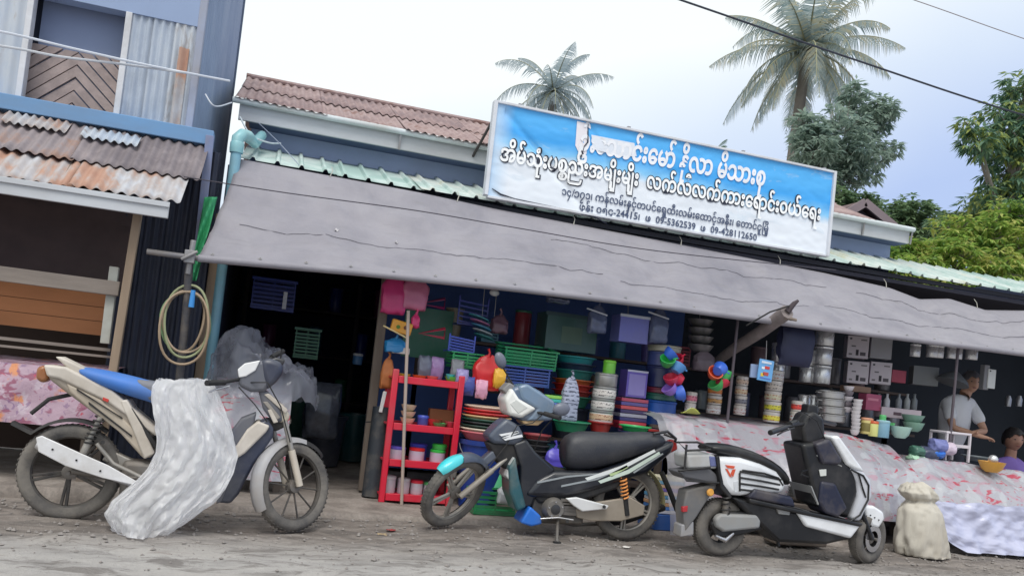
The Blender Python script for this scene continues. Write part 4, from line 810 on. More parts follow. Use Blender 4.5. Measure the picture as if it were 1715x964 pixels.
panel('front_fairing_lower', [(1418, 782), (1440, 786), (1454, 802), (1456, 830), (1444, 854), (1436, 872), (1420, 868), (1432, 830), (1430, 806)], Y, .29, mat((196, 198, 206), .3, 0, .08, 6, .15, coat=.3), ES, .03)
rod('fairing_bar', [P(1426, 786, Y-.15), P(1446, 796, Y-.15), P(1455, 812, Y-.15), P(1454, 836, Y-.15), P(1440, 862, Y-.15), P(1424, 872, Y-.14)], .007, M_bk, ES)
rod('fairing_bar', [P(1438, 792, Y-.155), P(1444, 814, Y-.155), P(1450, 832, Y-.15)], .006, M_bk, ES)
panel('glove_box', [(1362, 742), (1386, 734), (1408, 770), (1402, 778), (1374, 776)], Y, .2, M_ny, ES, .02, -.06)
panel('badge', [(1372, 786), (1384, 785), (1384, 796), (1374, 797)], Y, .008, mat((206, 208, 204), .4), ES, .002, -.135, 0)
rod('bag_hook', [P(1358, 800, Y-.1), P(1342, 794, Y-.16), P(1343, 788, Y-.16), P(1356, 786, Y-.1)], .007, M_bk, ES)
rod('steering_column', [P(1352, 690, Y), P(1366, 745, Y), P(1400, 800, Y)], .045, M_bk, ES, 14)
panel('instrument_cowl', [(1340, 714), (1350, 692), (1362, 688), (1378, 700), (1380, 730), (1366, 746), (1344, 742)], Y, .17, M_bk, ES, .025)
rod('handlebar', [P(1296, 722, Y-.34), P(1318, 714, Y-.2), P(1350, 708, Y-.05), P(1370, 704, Y+.1), P(1396, 709, Y+.32)], .012, M_bk, ES)
rod('grip', [P(1290, 724, Y-.36), P(1316, 715, Y-.22)], .019, M_bk, ES); rod('grip', [P(1376, 705, Y+.16), P(1398, 710, Y+.34)], .017, M_bk, ES)
rod('brake_lever', [P(1330, 716, Y-.18), P(1312, 722, Y-.28), P(1302, 728, Y-.3)], .006, M_bk, ES); rod('switch_box', [P(1322, 711, Y-.16), P(1334, 708, Y-.1)], .026, M_bk, ES)
panel('key_block', [(1350, 694), (1353, 676), (1368, 678), (1370, 696)], Y, .09, M_bk, ES, .012)
panel('front_fender', [(1446, 846), (1462, 846), (1478, 856), (1480, 868), (1470, 884), (1458, 880), (1448, 862)], Y, .12, M_wh, ES, .02)
for s in (-1, 1): rod('fork_leg', [P(1440, 848, Y+.07*s), P(1452, 880, Y+.07*s), cf+V((.02*s, .075*s, 0))], .018, M_bk, ES); 
rod('brake_cable', [P(1330, 712, Y-.14), P(1346, 690, Y-.16), P(1368, 704, Y-.12), P(1384, 740, Y-.12)], .004, M_bk, ES, 6); rod('brake_cable', [P(1380, 706, Y+.1), P(1372, 684, Y), P(1356, 700, Y-.1)], .004, M_bk, ES, 6)
for q in ([(1362, 760), (1404, 778), (1404, 780), (1362, 762)], [(1354, 812), (1366, 842), (1364, 843), (1352, 812)]): panel('panel_line', q, Y, .266, M_gr, ES, 0)
rod('centre_stand', [P(1300, 890, Y-.05), P(1304, 914, Y-.06)], .012, M_bk, ES)
for k in range(3): g = MB(); p = P(1458+7*k, 862+4*k, Y-.064); g.lathe([(.005, -.003), (.005, .003)], p, 8, rotmat((0, 1, 0))); g.build('bolt', M_bk, ES)
# ================================================================== cloths
def floral(name, base, spots, gloss=.35, scale=5):
    m, n, b = node_mat(name); v = coords(n, (1, 1, 1)); w = tex(n, v, 3, 3, .5, .5)
    o = mixc(n, w, lin(base), lin(tuple(min(255, c+22) for c in base)))
    for k, (rgb, s, th, st, amt) in enumerate(spots):
        t = tex(n, coords(n, st, 'Object', (.3*k, .5*k, .4*k)), scale*s, 3, .5, 1.6)
        o = mixc(n, ramp(n, t, [(th, (0, 0, 0)), (th+.05, (amt,)*3)]), o, lin(rgb))
    n.links.new(o, b.inputs['Base Color']); b.inputs['Roughness'].default_value = gloss; b.inputs['Coat Weight'].default_value = .25; b.inputs['Coat Roughness'].default_value = .3
    bump(n, b, tex(n, v, 26, 4, .6, 1), .35, .012); return m
M_fl1 = floral('pink_floral', (168, 140, 156), [((140, 60, 90), 1.2, .57, (1, 1, 1.6), .8), ((200, 184, 194), .8, .56, (1, 1, 1), .7), ((214, 138, 84), .6, .6, (1, 1, 1), .9), ((120, 88, 130), 3, .62, (1, 1, 1), .6), ((190, 50, 70), 2.6, .66, (1, 1, 1), .9)])
M_fl2 = floral('film_floral', (150, 148, 156), [((176, 128, 146), .6, .55, (1, 1, 1.3), .6), ((176, 36, 66), 1.7, .60, (.55, 1, 2.4), .9), ((176, 178, 184), .7, .54, (1, 1, 1), .85)], .28)
M_film2 = mat((196, 198, 206), .3, 0, .12, 5, .15, (150, 148, 150), .4, 22, coat=.3)
M_lav = mat((186, 188, 212), .32, 0, .14, 3, .2, (150, 150, 166), .15, 9, coat=.2)
def cover(name, X0, X1, prof, m, label, cat, nu=160, nv=70, amp=.03, seed=0, skew=None):
    L = len(prof)-1
    def fn(u, v):
        t = v*L; i = min(int(t), L-1); k = t-i; k = k*k*(3-2*k) if False else k
        y, z = lerp(prof[i][0], prof[i+1][0], k), lerp(prof[i][1], prof[i+1][1], k); X = lerp(X0, X1, u)
        if skew: y, z, X = skew(u, v, X, y, z)
        h = amp*fbm(X*2.4, v*1.6, seed)+.5*amp*math.sin(X*9+5*fbm(X*1.5, v*.7, seed+3))*max(0, v-.25)*1.5*(.5+abs(fbm(X*1.3, 0, seed+9)))+.22*amp*fbm(X*8, v*5, seed+5)+.9*amp*F1(X*1.9+v*.6, v*1.1, seed)+.4*amp*F1(X*4.6-v, v*2.6, seed+2)-.5*amp
        return (X, y-h*.8, max(.012, z+h*.5*(1-v)))
    g = MB(); g.grid(fn, nu, nv); return tag(g.build(name, m, smooth=55, loc=((X0+X1)/2, prof[-1][0], prof[-1][1])), label, cat)
# stall table frames under the cloths
def table(X0, X1, y0, y1, z, label):
    t = thing('trestle_table', label, 'table', ((X0+X1)/2, (y0+y1)/2, 0))
    n = max(2, round((y1-y0)/.15))
    for k in range(n): g = MB(); g.mm((X0, lerp(y0, y1, k/n)+.003, z-.03), (X1, lerp(y0, y1, (k+1)/n)-.003, z)); g.build('plank', M_woodx, t)
    for x in (X0+.05, X1-.05):
        for y in (y0+.05, y1-.05): g = MB(); g.mm((x-.025, y-.025, .03), (x+.025, y+.025, z-.03)); g.build('leg', M_wood, t)
table(-3.6, P(186, 600, 6.3).x-.05, 6.3, 6.95, .78, 'wooden table under the pink floral cloth in the left porch')
xe = P(188, 600, 6.25).x
cover('floral_cloth', -3.7, xe, [(6.95, .87), (6.5, .86), (6.22, .845), (6.19, .65), (6.17, .46)], M_fl1, 'pink floral cloth covering the table in the left porch', 'cloth', amp=.02)
table(3.4, 5.7, 6.62, 7.3, .84, 'wooden stall table under the grey film-covered cloth behind the scooter')
X0, X1 = P(1108, 720, 6.5).x, P(1548, 790, 6.1).x
cover('stall_cover', X0, X1, [(7.35, .96), (6.9, .95), (6.55, .93), (6.2, .70), (6.02, .47), (5.97, .24)], M_fl2, 'grey and red floral cloth under clear film, on the stall behind the scooter', 'cloth', 200, 90, .04, 2,
      lambda u, v, X, y, z: (y, z-.10*max(0, u-.8)*5*max(0, 1-v), X))
table(5.85, 8.6, 6.48, 7.05, .66, 'wooden stall table under the lavender-skirted cloth at the right edge')
cover('stall_cover', P(1532, 830, 6.0).x, 8.8, [(7.1, .76), (6.75, .77), (6.42, .78), (6.15, .58), (6.0, .44), (5.97, .40)], M_fl2, 'mounded floral cloth under film on the right-hand stall table', 'cloth', 180, 80, .04, 7,
      lambda u, v, X, y, z: (y, z-.25*max(0, .12-u)/.12*(1-.6*v)-.35*max(0, u-.30)*(1-v), X))
cover('stall_skirt', P(1560, 880, 5.95).x, 8.8, [(5.965, .44), (5.94, .30), (5.9, .15), (5.84, .03)], M_lav, 'lavender plastic skirt hanging from the right-hand stall to the ground', 'cloth', 180, 60, .05, 11,
      lambda u, v, X, y, z: (y, z+.12*max(0, .1-u)/.1*v*1.0, X))
cover('film_sheet', P(1112, 712, 6.1).x, P(1160, 800, 6.1).x, [(6.5, .95), (6.2, .9), (6.0, .6), (5.9, .3), (5.82, .04)], film('hanging_film', (226, 224, 232), .55), 'strip of clear film hanging down between the black motorcycle and the scooter', 'plastic sheet', 24, 50, .05, 4)
# covered heap at the doorway, behind the left motorcycle
table(.02, .3, 6.7, 7.25, .6, 'low wooden table at the shop doorway under plastic')
cover('floral_cloth', P(352, 700, 6.7).x, P(485, 700, 6.7).x, [(7.3, .80), (7.0, .86), (6.72, .78), (6.6, .5), (6.56, .14)], M_fl2, 'red floral cloth on the low table in the shop doorway', 'cloth', 50, 40, .05, 21)
def heap(u, v):
    t = 2*math.pi*u; k = math.sin(v*math.pi/2); c = P(438, 640, 6.85)
    x = c.x+.36*math.cos(t)*k**.5; y = 6.9+.26*math.sin(t)*k**.5; z = 1.13-.38*v**1.5-(.12*math.cos(t)*-1 if False else 0)+.10*fbm(math.cos(t)*1.6, math.sin(t)*1.6, v*2)-.10*math.cos(t-.2)*(1-v)
    cr_ = .10*F1(math.cos(t)*1.6, math.sin(t)*1.6, v*2.4)+.05*F1(math.cos(t)*3.4, math.sin(t)*3.4, v*5); return (x+cr_*math.cos(t), y+cr_*math.sin(t), z+.4*cr_-.03)
g = MB(); g.grid(heap, 110, 44); tag(g.build('plastic_sheet', film('dull_film', (186, 190, 204), .42, .15), smooth=80, loc=P(440, 700, 6.85)), 'dull clear plastic sheet heaped over goods in the shop doorway', 'plastic sheet')

# ================================================================== goods
ORD = ['first', 'second', 'third', 'fourth', 'fifth', 'sixth', 'seventh', 'eighth', 'ninth', 'tenth', 'eleventh', 'twelfth', 'thirteenth', 'fourteenth', 'fifteenth', 'sixteenth']
M_alu = mat((186, 186, 186), .32, .8, .06, 7, .2); M_ss = mat((222, 222, 224), .26, .6, .04, 6, .1)
def basin(p, r, h, m, label, group=None, cat='basin', name='plastic_basin'):
    g = MB(); g.lathe([(r*.72, 0), (r*.93, h*.85), (r*.95, h-.012), (r*1.04, h-.012), (r*1.06, h-.006), (r*1.05, h), (r*.93, h), (r*.9, h*.8), (r*.7, .006), (.001, .006)], p, 28)
    return tag(g.build(name, m, loc=p), label, cat, group)
def bowl(p, r, h, m, label, group=None, name='bowl', cat='bowl'):
    g = MB(); g.lathe([(r*.45, 0), (r*.75, h*.3), (r*.96, h*.9), (r, h), (r*.95, h), (r*.7, h*.34), (.001, .012)], p, 24); return tag(g.build(name, m, loc=p), label, cat, group)
def bucket(p, r, h, m, label, group=None, handle=True):
    t = thing('bucket', label, 'bucket', p, group); g = MB(); g.lathe([(r*.78, 0), (r*.96, h*.93), (r*1.04, h*.93), (r*1.05, h), (r*.95, h), (r*.76, .008), (.001, .008)], p, 28); g.build('body', m, t)
    if handle: g = MB(); g.tube([V(p)+V((r*1.05*math.cos(a), -r*.4*math.sin(a)-.02, h*.93-r*.75*math.sin(a))) for a in [math.pi*i/12 for i in range(13)]], .004, 6); g.build('handle', M_steel, t)
    return t
def tin(p, r, h, body, band, label, group=None, lid=None, cat='tin', name='tin'):
    t = thing(name, label, cat, p, group); g = MB(); g.lathe([(r*.96, 0), (r, .006), (r, h*.93), (r*.97, h*.95), (r*.97, h)], p, 24); g.build('body', body, t)
    if band: g = MB(); g.lathe([(r+.0015, h*.18), (r+.002, h*.2), (r+.002, h*.72), (r+.0015, h*.74)], p, 24); g.f = [f for f in g.f if len(f) == 4]; g.build('label_band', band, t)
    g = MB(); g.lathe([(r*1.02, h-.012), (r*1.04, h-.008), (r*1.04, h+.004), (r*.9, h+.012), (.001, h+.014)], p, 24); g.build('lid', lid or body, t); return t
def pot(p, r, h, label, group=None, m=None, knob=True):
    m = m or M_alu; t = thing('cooking_pot', label, 'pot', p, group); g = MB(); g.lathe([(r*.88, 0), (r*.98, h*.12), (r, h*.7), (r*1.06, h*.74), (r*1.06, h*.78)], p, 28); g.build('body', m, t)
    g = MB(); g.lathe([(r*1.07, h*.775), (r*1.07, h*.81), (r*.8, h*.92), (r*.2, h), (.001, h)], p, 28); ld = g.build('lid', m, t)
    if knob: g = MB(); g.lathe([(.008, h), (.016, h+.012), (.014, h+.022), (.001, h+.024)], p, 12); g.build('knob', M_rub, ld)
    for s in (-1, 1): g = MB(); g.tube([V(p)+V((s*(r+.0), -.03, h*.6)), V(p)+V((s*(r+.03), -.015, h*.6)), V(p)+V((s*(r+.03), .015, h*.6)), V(p)+V((s*r, .03, h*.6))], .005, 6); g.build('handle', m, t)
    return t
def crate(p, w, d, h, m, label, group=None, n=5, tilt=0, cat='basket'):
    t = thing('slatted_basket', label, cat, p, group); q = Matrix.Rotation(tilt, 3, 'X'); c = V(p)
    def bx(mb, a, b_): a, b_ = V(a), V(b_); mb.box(c+q @ ((a+b_)/2), b_-a, q)
    W2, D2 = w/2, d/2
    for k in range(n):
        z0, z1 = h*(.08+.8*k/n), h*(.08+.8*(k+.58)/n)
        for (a, b_) in (((-W2, -D2, z0), (W2, -D2+.006, z1)), ((-W2, D2-.006, z0), (W2, D2, z1)), ((-W2, -D2+.006, z0), (-W2+.006, D2-.006, z1)), ((W2-.006, -D2+.006, z0), (W2, D2-.006, z1))): mb = MB(); bx(mb, a, b_); mb.build('slat', m, t, smooth=0)
    mb = MB(); bx(mb, (-W2, -D2, 0), (W2, D2, h*.07)); mb.build('base', m, t)
    mb = MB()
    for a, b_ in (((-W2-.012, -D2-.012, h*.92), (W2+.012, -D2+.004, h)), ((-W2-.012, D2-.004, h*.92), (W2+.012, D2+.012, h)), ((-W2-.012, -D2+.004, h*.92), (-W2+.004, D2-.004, h)), ((W2-.004, -D2+.004, h*.92), (W2+.012, D2-.004, h))): bx(mb, a, b_)
    mb.build('rim', m, t)
    for k in range(3):
        x = lerp(-W2+.01, W2-.01, k/2); mb = MB(); bx(mb, (x-.006, -D2-.003, h*.05), (x+.006, -D2-.0005, h*.93)); mb.build('rib', m, t)
    return t
def carton(p, w, d, h, m, label, prints=(), group=None, cat='carton', name='carton'):
    t = thing(name, label, cat, p, group); c = V(p); g = MB(); g.mm(c+V((-w/2, -d/2, 0)), c+V((w/2, d/2, h))); g.build('box', m, t, bevel=.003)
    for (x0, z0, x1, z1, rgb) in prints: g = MB(); g.mm(c+V((w*(x0-.5), -d/2-.002, h*z0)), c+V((w*(x1-.5), -d/2-.0005, h*z1))); g.build('print', mat(rgb, .6), t, smooth=0)
    return t
def bag(p, w, h, d, m, label, group=None, cat='bag', name='bag', seed=0, knot=True):     # p: hanging point; the bag or pack hangs below
    p = V(p); rings = []; n = 28; ex = .62
    for i in range(19):
        v = i/18; bot = math.sqrt(max(0, 1-max(0, (v-.86)/.14)**2*.75))
        if knot: kx = (.3+.7*min(1, v*3.2)**.7)*(.9+.1*bot); ky = (.12+.88*min(1, v*2)**.9)*bot
        else: kx = .94+.06*math.sin(math.pi*v); ky = .1+.9*math.sin(math.pi*min(1, max(0, v*1.0)))**.55
        r = []
        for j in range(n):
            t = 2*math.pi*j/n; cs, sn = math.cos(t), math.sin(t); q = 1+.14*noise.noise(V((cs*2.2, sn*2.2, v*4+seed)))+.05*math.sin(9*t+seed)*(1-v)
            r.append(p+V((w/2*kx*q*abs(cs)**ex*(1 if cs > 0 else -1), d/2*ky*q*abs(sn)**ex*(1 if sn > 0 else -1), -h*v+.02*noise.noise(V((cs*2, v*5, seed))))))
        rings.append(r)
    g = MB(); g.loft(rings)
    if knot: g.tube([p-V((0, 0, .005)), p+V((.01, 0, .03)), p+V((-.005, 0, .06))], [.014, .008, .012], 6)
    return tag(g.build(name, m, smooth=50, loc=p-V((0, 0, h))), label, cat, group)
def string(a, b_, label): g = MB(); g.tube([a, b_], .003, 5); return tag(g.build('string', mat((150, 148, 150), .8), loc=b_), label, 'string', 'strings holding hanging goods')
def printmat(base, ink, sx=1.0):                    # printed label: flat ground with rows of dark marks
    key = ('print', base, ink, sx)
    if key in MATS: return MATS[key]
    m, n, b = node_mat('printed_label_%d' % len(MATS)); v = coords(n, (1, 1, .45)); t = tex(n, coords(n, (1.0*sx, 1.0*sx, 2.2)), 60, 2, .4); rw = N(n, 'ShaderNodeTexWave', wave_type='BANDS', bands_direction='Z'); rw.inputs['Scale'].default_value = 9; rw.inputs['Distortion'].default_value = .3; n.links.new(coords(n), rw.inputs['Vector'])
    f = N(n, 'ShaderNodeMath', operation='MULTIPLY'); n.links.new(ramp(n, t, [(.5, (0, 0, 0)), (.54, (1, 1, 1))]), f.inputs[0]); n.links.new(ramp(n, rw.outputs[1], [(.45, (0, 0, 0)), (.55, (.9, .9, .9))]), f.inputs[1])
    n.links.new(mixc(n, f.outputs[0], lin(base), lin(ink)), b.inputs['Base Color']); b.inputs['Roughness'].default_value = .4; MATS[key] = m; return m

# shelving that carries the goods
DS = thing('display_stand', 'stepped dark wooden display stand behind the stacked plastic goods', 'stand', (2.6, 7.2, 0))
for (y0, y1, z, a, b_) in ((6.72, 7.05, .30, 1.95, 3.95), (7.05, 7.45, .62, 1.7, 4.1), (7.45, 7.9, .98, 1.4, 6.9), (7.6, 7.9, 1.42, 1.4, 6.9)):
    n = 3
    for k in range(n): g = MB(); g.mm((a, lerp(y0, y1, k/n)+.003, z-.025), (b_, lerp(y0, y1, (k+1)/n)-.003, z)); g.build('plank', mat((92, 80, 76), .85, 0, .25, 10), DS)
    for x in (a+.04, (a+b_)/2, b_-.04): g = MB(); g.mm((x-.02, y1-.06, .036), (x+.02, y1-.02, z-.025)); g.build('leg', mat((80, 70, 68), .85, 0, .25, 10), DS)
# stall poles
for (a, b_, lab) in (((1230, 596, 6.55), (1222, 730, 6.55), 'thin dark pole standing on the stall cloth left of the scooter handlebar'), ((1600, 640, 6.5), (1589, 770, 6.5), 'thin grey pole standing on the right-hand stall')):
    p, q = P(*a), P(*b_); g = MB(); g.tube([V((p.x, p.y, 1.9)), V((p.x-.01, q.y, q.z-.12))], .013, 8); tag(g.build('stall_pole', mat((88, 80, 88), .7, 0, .2, 10), loc=q), lab, 'pole')
# forked wooden prop under the awning
WP = thing('wooden_prop', 'rough slanting wooden pole propping up the awning hem', 'prop', P(1190, 612, 7.2))
a, b_ = P(1188, 614, 7.3), P(1318, 522, 6.22); g = MB(); g.tube([a, a.lerp(b_, .3)+V((0, 0, .01)), a.lerp(b_, .7)-V((0, 0, .01)), b_], [.045, .05, .058, .066], 9); g.build('pole', mat((138, 128, 126), .85, 0, .25, 14, .3, (96, 88, 86), .5, 40), WP, smooth=60)
g = MB(); g.tube([b_, P(1330, 508, 6.2), P(1337, 503, 6.19)], [.03, .022, .012], 8); g.build('tip', mat((74, 66, 70), .9), WP); g = MB(); g.tube([b_-V((.02, 0, .05)), P(1334, 536, 6.2)], [.02, .012], 7); g.build('stub', M_wood, WP)
g = MB(); g.tube([P(1322, 512, 6.19), P(1290, 522, 6.2), P(1250, 545, 6.35)], .008, 6); g.build('tie_wire', M_rub, WP)

# ---- red shelf rack
RK = thing('shelf_rack', 'red plastic four-tier shelf rack full of small tubs', 'rack', (P(700, 840, 6.7).x, 6.7, .04)); M_red = plas(212, 36, 62)
xa, xb = P(648, 740, 6.6).x, P(758, 750, 6.6).x; y0, y1 = 6.55, 6.85; zs = [P(700, y, 6.6).z for y in (840, 772, 712, 634)]; zs[0] = .10
for x in (xa, xb):
    for y in (y0, y1): g = MB(); g.mm((x-.025, y-.018, .035), (x+.025, y+.018, zs[3]+.06)); g.build('post', M_red, RK, bevel=.008)
for z in zs:
    g = MB(); g.mm((xa-.02, y0, z-.012), (xb+.02, y1, z)); sh = g.build('shelf', M_red, RK)
    for ya in (y0-.02, y1+.006): g = MB(); g.mm((xa+.027, ya, z-.045), (xb-.027, ya+.014, z+.01)); g.build('lip', M_red, sh, bevel=.003)
def on(px, tier, dy=.12): return V((P(px, 740, y0+dy).x, y0+dy, zs[3-tier]))
c = mat((222, 206, 176), .4)
for k in range(3): bowl(on(678, 1)+V((0, 0, .052*k)), .062, .05, c, ['lowest', 'middle', 'topmost'][k]+' of three stacked cream bowls on the red rack', 'cream bowls stacked on the red rack')
tin(on(704, 1), .045, .07, plas(60, 70, 150), None, 'small blue tub beside the cream bowls on the red rack', None, plas(70, 90, 190), 'tub', 'tub')
bowl(on(733, 1, .08), .06, .035, plas(80, 190, 110), 'small green dish on the second tier of the red rack'); bowl(on(750, 1, .1), .045, .05, plas(190, 60, 80), 'small red bowl at the right of the second tier of the red rack')
carton(on(733, 1, .2), .2, .08, .14, mat((130, 78, 48), .7), 'brown carton at the back of the second tier of the red rack')
bowl(on(722, 1, .14)+V((0, 0, .0)), .07, .06, plas(200, 50, 56), 'red bowl in the middle of the second rack tier')
for k, (px, lidc, lab) in enumerate(((668, (100, 90, 190), 'purple-lidded clear tub on the third tier of the red rack'), (700, (214, 40, 44), 'red-lidded clear tub on the third tier of the red rack'), (735, (60, 200, 80), 'green-lidded clear tub on the third tier of the red rack'))):
    tin(on(px, 2), .062, .09, mat((196, 186, 206), .3), None, lab, 'lidded tubs on the rack', plas(*lidc), 'tub', 'tub')
tin(on(737, 2)+V((0, 0, .105)), .058, .03, plas(70, 190, 90), None, 'flat green tub stacked on another green-lidded tub', 'lidded tubs on the rack', plas(60, 205, 80), 'tub', 'tub')
tin(on(702, 2, .2), .07, .12, plas(64, 80, 190), None, 'blue tub at the back of the third rack tier', 'lidded tubs on the rack', plas(70, 80, 200), 'tub', 'tub')
for k, (px, lidc, lab) in enumerate(((660, (206, 206, 212), 'clear jar at the left of the lowest rack tier'), (684, (196, 200, 206), 'clear jar second from left on the lowest rack tier'), (706, (206, 50, 70), 'red-lidded jar on the lowest rack tier'), (728, (90, 180, 110), 'green-lidded jar at the right of the lowest rack tier'))):
    tin(on(px, 3), .05, .12-.01*k, mat((186, 180, 190), .2), None, lab, 'jars on the lowest rack tier', plas(*lidc), 'jar', 'jar')
bowl(on(690, 0), .06, .03, plas(220, 120, 50), 'orange bowl on top of the red rack'); bowl(on(712, 0, .1), .05, .035, plas(226, 120, 110), 'salmon bowl on top of the red rack'); bowl(on(746, 0, .09), .065, .045, plas(100, 220, 80), 'lime green bowl on top of the red rack')
bowl(on(742, 0, .07)+V((0, 0, .02)), .04, .045, plas(70, 190, 190), 'small turquoise cup inside the lime green bowl', name='cup', cat='cup'); bowl(on(665, 0), .05, .03, plas(190, 200, 70), 'yellow-green bowl at the left on top of the red rack')
for k, (px, rgb, lab) in enumerate(((697, (110, 116, 134), 'grey wrapped toy pack on top of the red rack'), (718, (160, 130, 180), 'lilac wrapped toy pack on top of the red rack'), (752, (150, 152, 158), 'silver wrapped pack at the right on top of the red rack'))):
    bag(on(px, 0, .2)+V((0, 0, .19)), .11, .19, .08, mat(rgb, .35, 0, .35, 22), lab, 'wrapped packs on the red rack', 'pack', 'toy_pack', k, False)
a, b_ = P(684, 520, 6.5), P(668, 846, 6.5); g = MB(); g.tube([V((a.x, 6.5, a.z)), V((b_.x+.02, 6.5, .035))], .013, 8); tag(g.build('broom_stick', mat((176, 160, 150), .6), loc=V((b_.x, 6.5, .03))), 'pale stick leaning upright in front of the red rack', 'stick')
p = P(624, 806, 6.75); p.z = .04; q = P(640, 682, 6.85); RM = thing('rolled_mat', 'dark rolled rubber mat standing left of the red rack', 'mat', p)
g = MB(); g.tube([p, p.lerp(q, .5), q], .075, 22); g.build('roll', mat((42, 48, 56), .6, 0, .15, 8, .2), RM); g = MB(); g.tube([p.lerp(q, .82)+V((-.12, 0, .0)), p.lerp(q, .86)+V((.08, 0, 0))], .006, 6); g.build('cord', M_rub, RM)
bag(P(651, 600, 6.8), .1, .24, .08, mat((186, 112, 62), .6, 0, .25, 18), 'orange-brown brush bundle hanging left of the red rack', None, 'brush', 'brush_bundle', 2); 
g = MB(); g.bar(P(645, 655, 6.75), P(637, 690, 6.75), .03, .02, (0, 1, 0)); tag(g.build('scrub_brush', mat((214, 214, 214), .5), bevel=.005, loc=P(637, 690, 6.75)), 'small white scrubbing brush hanging beside the rolled mat', 'brush')
# ---- hanging things on the left of the stall
for k, (px, py, w, h, rgb, lab) in enumerate(((664, 466, .20, .32, (204, 64, 122), 'magenta plastic raincoat bag hanging under the awning hem'), (698, 468, .22, .28, (200, 116, 148), 'pale pink plastic bag hanging beside the magenta one'))):
    bag(P(px, py-6, 6.75), w, h, .10, mat(rgb, .35, 0, .2, 10), lab, 'bags hanging above the rack', 'bag', 'hanging_bag', k)
t = thing('toy_house', 'yellow toy box with two round holes hanging above the red rack', 'toy', P(672, 558, 6.7)); c = P(672, 548, 6.7)
g = MB(); g.box(c, (.17, .06, .10), Matrix.Rotation(.18, 3, 'Y')); g.build('box', plas(232, 164, 56), t, bevel=.01)
for dx, rgb in ((-.03, (90, 130, 40)), (.03, (110, 60, 30))): g = MB(); g.lathe([(.016, 0), (.016, .004)], c+V((dx, -.034, -.0)), 14, rotmat((0, -1, 0))); g.build('hole', mat(rgb, .5), t)
g = MB(); g.bar(P(642, 545, 6.68), P(682, 566, 6.68), .03, .01, (0, 0, 1)); g.build('base', plas(238, 214, 150), t)
bag(P(664, 566, 6.75), .17, .12, .08, plas(40, 130, 190), 'bright blue bag hanging under the yellow toy box', None, 'bag', 'hanging_bag', 5)
bag(P(697, 526, 6.72), .07, .11, .05, plas(220, 60, 120), 'small hot pink pouch hanging beside the yellow toy box', None, 'bag', 'hanging_bag', 8)
carton(P(670, 592, 6.75), .14, .07, .05, mat((190, 186, 180), .6), 'small pale carton tucked left of the red rack top')
def hanger(px, py, Y, rgb, lab):
    a, b_, c = P(px-22, py, Y), P(px+22, py-7, Y), P(px+20, py+9, Y); g = MB(); g.tube([a, b_, c], .008, 6, True, True); g.tube([a+V((0, .02, .0)), b_+V((0, .02, .012)), c+V((0, .02, .012))], .008, 6, True, True); return tag(g.build('clothes_hanger', plas(*rgb), loc=a), lab, 'hanger', 'hangers on the stall')
hanger(724, 508, 6.95, (150, 40, 100), 'dark magenta hanger pack left of the blue wire shelf'); hanger(724, 558, 6.95, (216, 60, 90), 'red hanger pack below the dark magenta one')
g = MB(); c = P(712, 600, 7.4); g.mm(c+V((-.22, 0, 0)), c+V((.22, .02, .45))); tag(g.build('plastic_sheet', plas(36, 110, 80), loc=c), 'green plastic panel standing behind the red rack', 'panel')
# blue dish racks
def drack(px, py, Y, w, d, h, rgb, lab):
    c = P(px, py, Y); t = thing('dish_rack', lab, 'rack', c, 'blue dish racks'); m = plas(*rgb)
    for k in range(5): g = MB(); g.bar(c+V((-w/2, -d/2, h*k/5)), c+V((w/2, -d/2, h*k/5-.02)), .008, .014); g.build('bar', m, t)
    for x in (-w/2, w/2): g = MB(); g.bar(c+V((x, -d/2, -.02)), c+V((x, -d/2, h)), .012, .012, (0, 1, 0)); g.build('upright', m, t)
    g = MB(); g.mm(c+V((-w/2, -d/2+.012, -.03)), c+V((w/2, d/2, -.015))); g.build('tray', m, t)
drack(786, 540, 7.2, .26, .2, .22, (50, 62, 150), 'upper dark blue dish rack hanging behind the toys'); drack(768, 584, 7.0, .22, .2, .12, (70, 96, 214), 'lower bright blue dish rack left of the small green basket')
for k, rgb in enumerate(((70, 170, 180), (206, 120, 170), (80, 160, 200), (200, 206, 214), (60, 150, 150))):
    g = MB(); c = P(806+2*k-4, 532+8*k, 6.95); g.lathe([(.09, 0), (.092, .006), (.06, .012), (.001, .012)], c, 20, Matrix.Rotation(.25, 3, 'Y')); tag(g.build('plastic_plate', plas(*rgb), loc=c), ['teal plate at the top of the hanging plate string', 'pink plate, second on the hanging plate string', 'blue plate, middle of the hanging plate string', 'white plate, fourth on the hanging plate string', 'dark teal plate at the bottom of the hanging plate string'][k], 'plate', 'plates hung on a string')
string(P(812, 480, 6.95), P(806, 545, 6.95), 'string holding the hanging coloured plates'); string(P(832, 486, 6.97), P(828, 530, 6.97), 'bare string hanging beside the coloured plates')
g = MB(); c = P(828, 490, 6.9); g.ell(c, (.045, .03, .03), 12); tag(g.build('light_bulb', mat((206, 210, 216), .25), loc=c), 'pale round bulb hanging just under the awning hem', 'bulb')
bag(P(838, 528, 7.0), .15, .16, .1, mat((112, 84, 96), .4, 0, .3, 12), 'dark wrapped pack hanging right of the coloured plates', None, 'pack', 'hanging_pack', 4)
# baskets
crate(P(776, 616, 6.9), .26, .22, .13, plas(50, 176, 104), 'small bright green slatted basket left of the red toy pack', 'slatted baskets', 4)
crate(P(878, 612, 7.05), .48, .32, .17, plas(40, 160, 106), 'large green slatted basket stacked on a blue one', 'slatted baskets', 5, .15)
crate(P(868, 644, 7.0), .46, .32, .16, plas(54, 86, 176), 'blue slatted basket under the large green one', 'slatted baskets', 5)
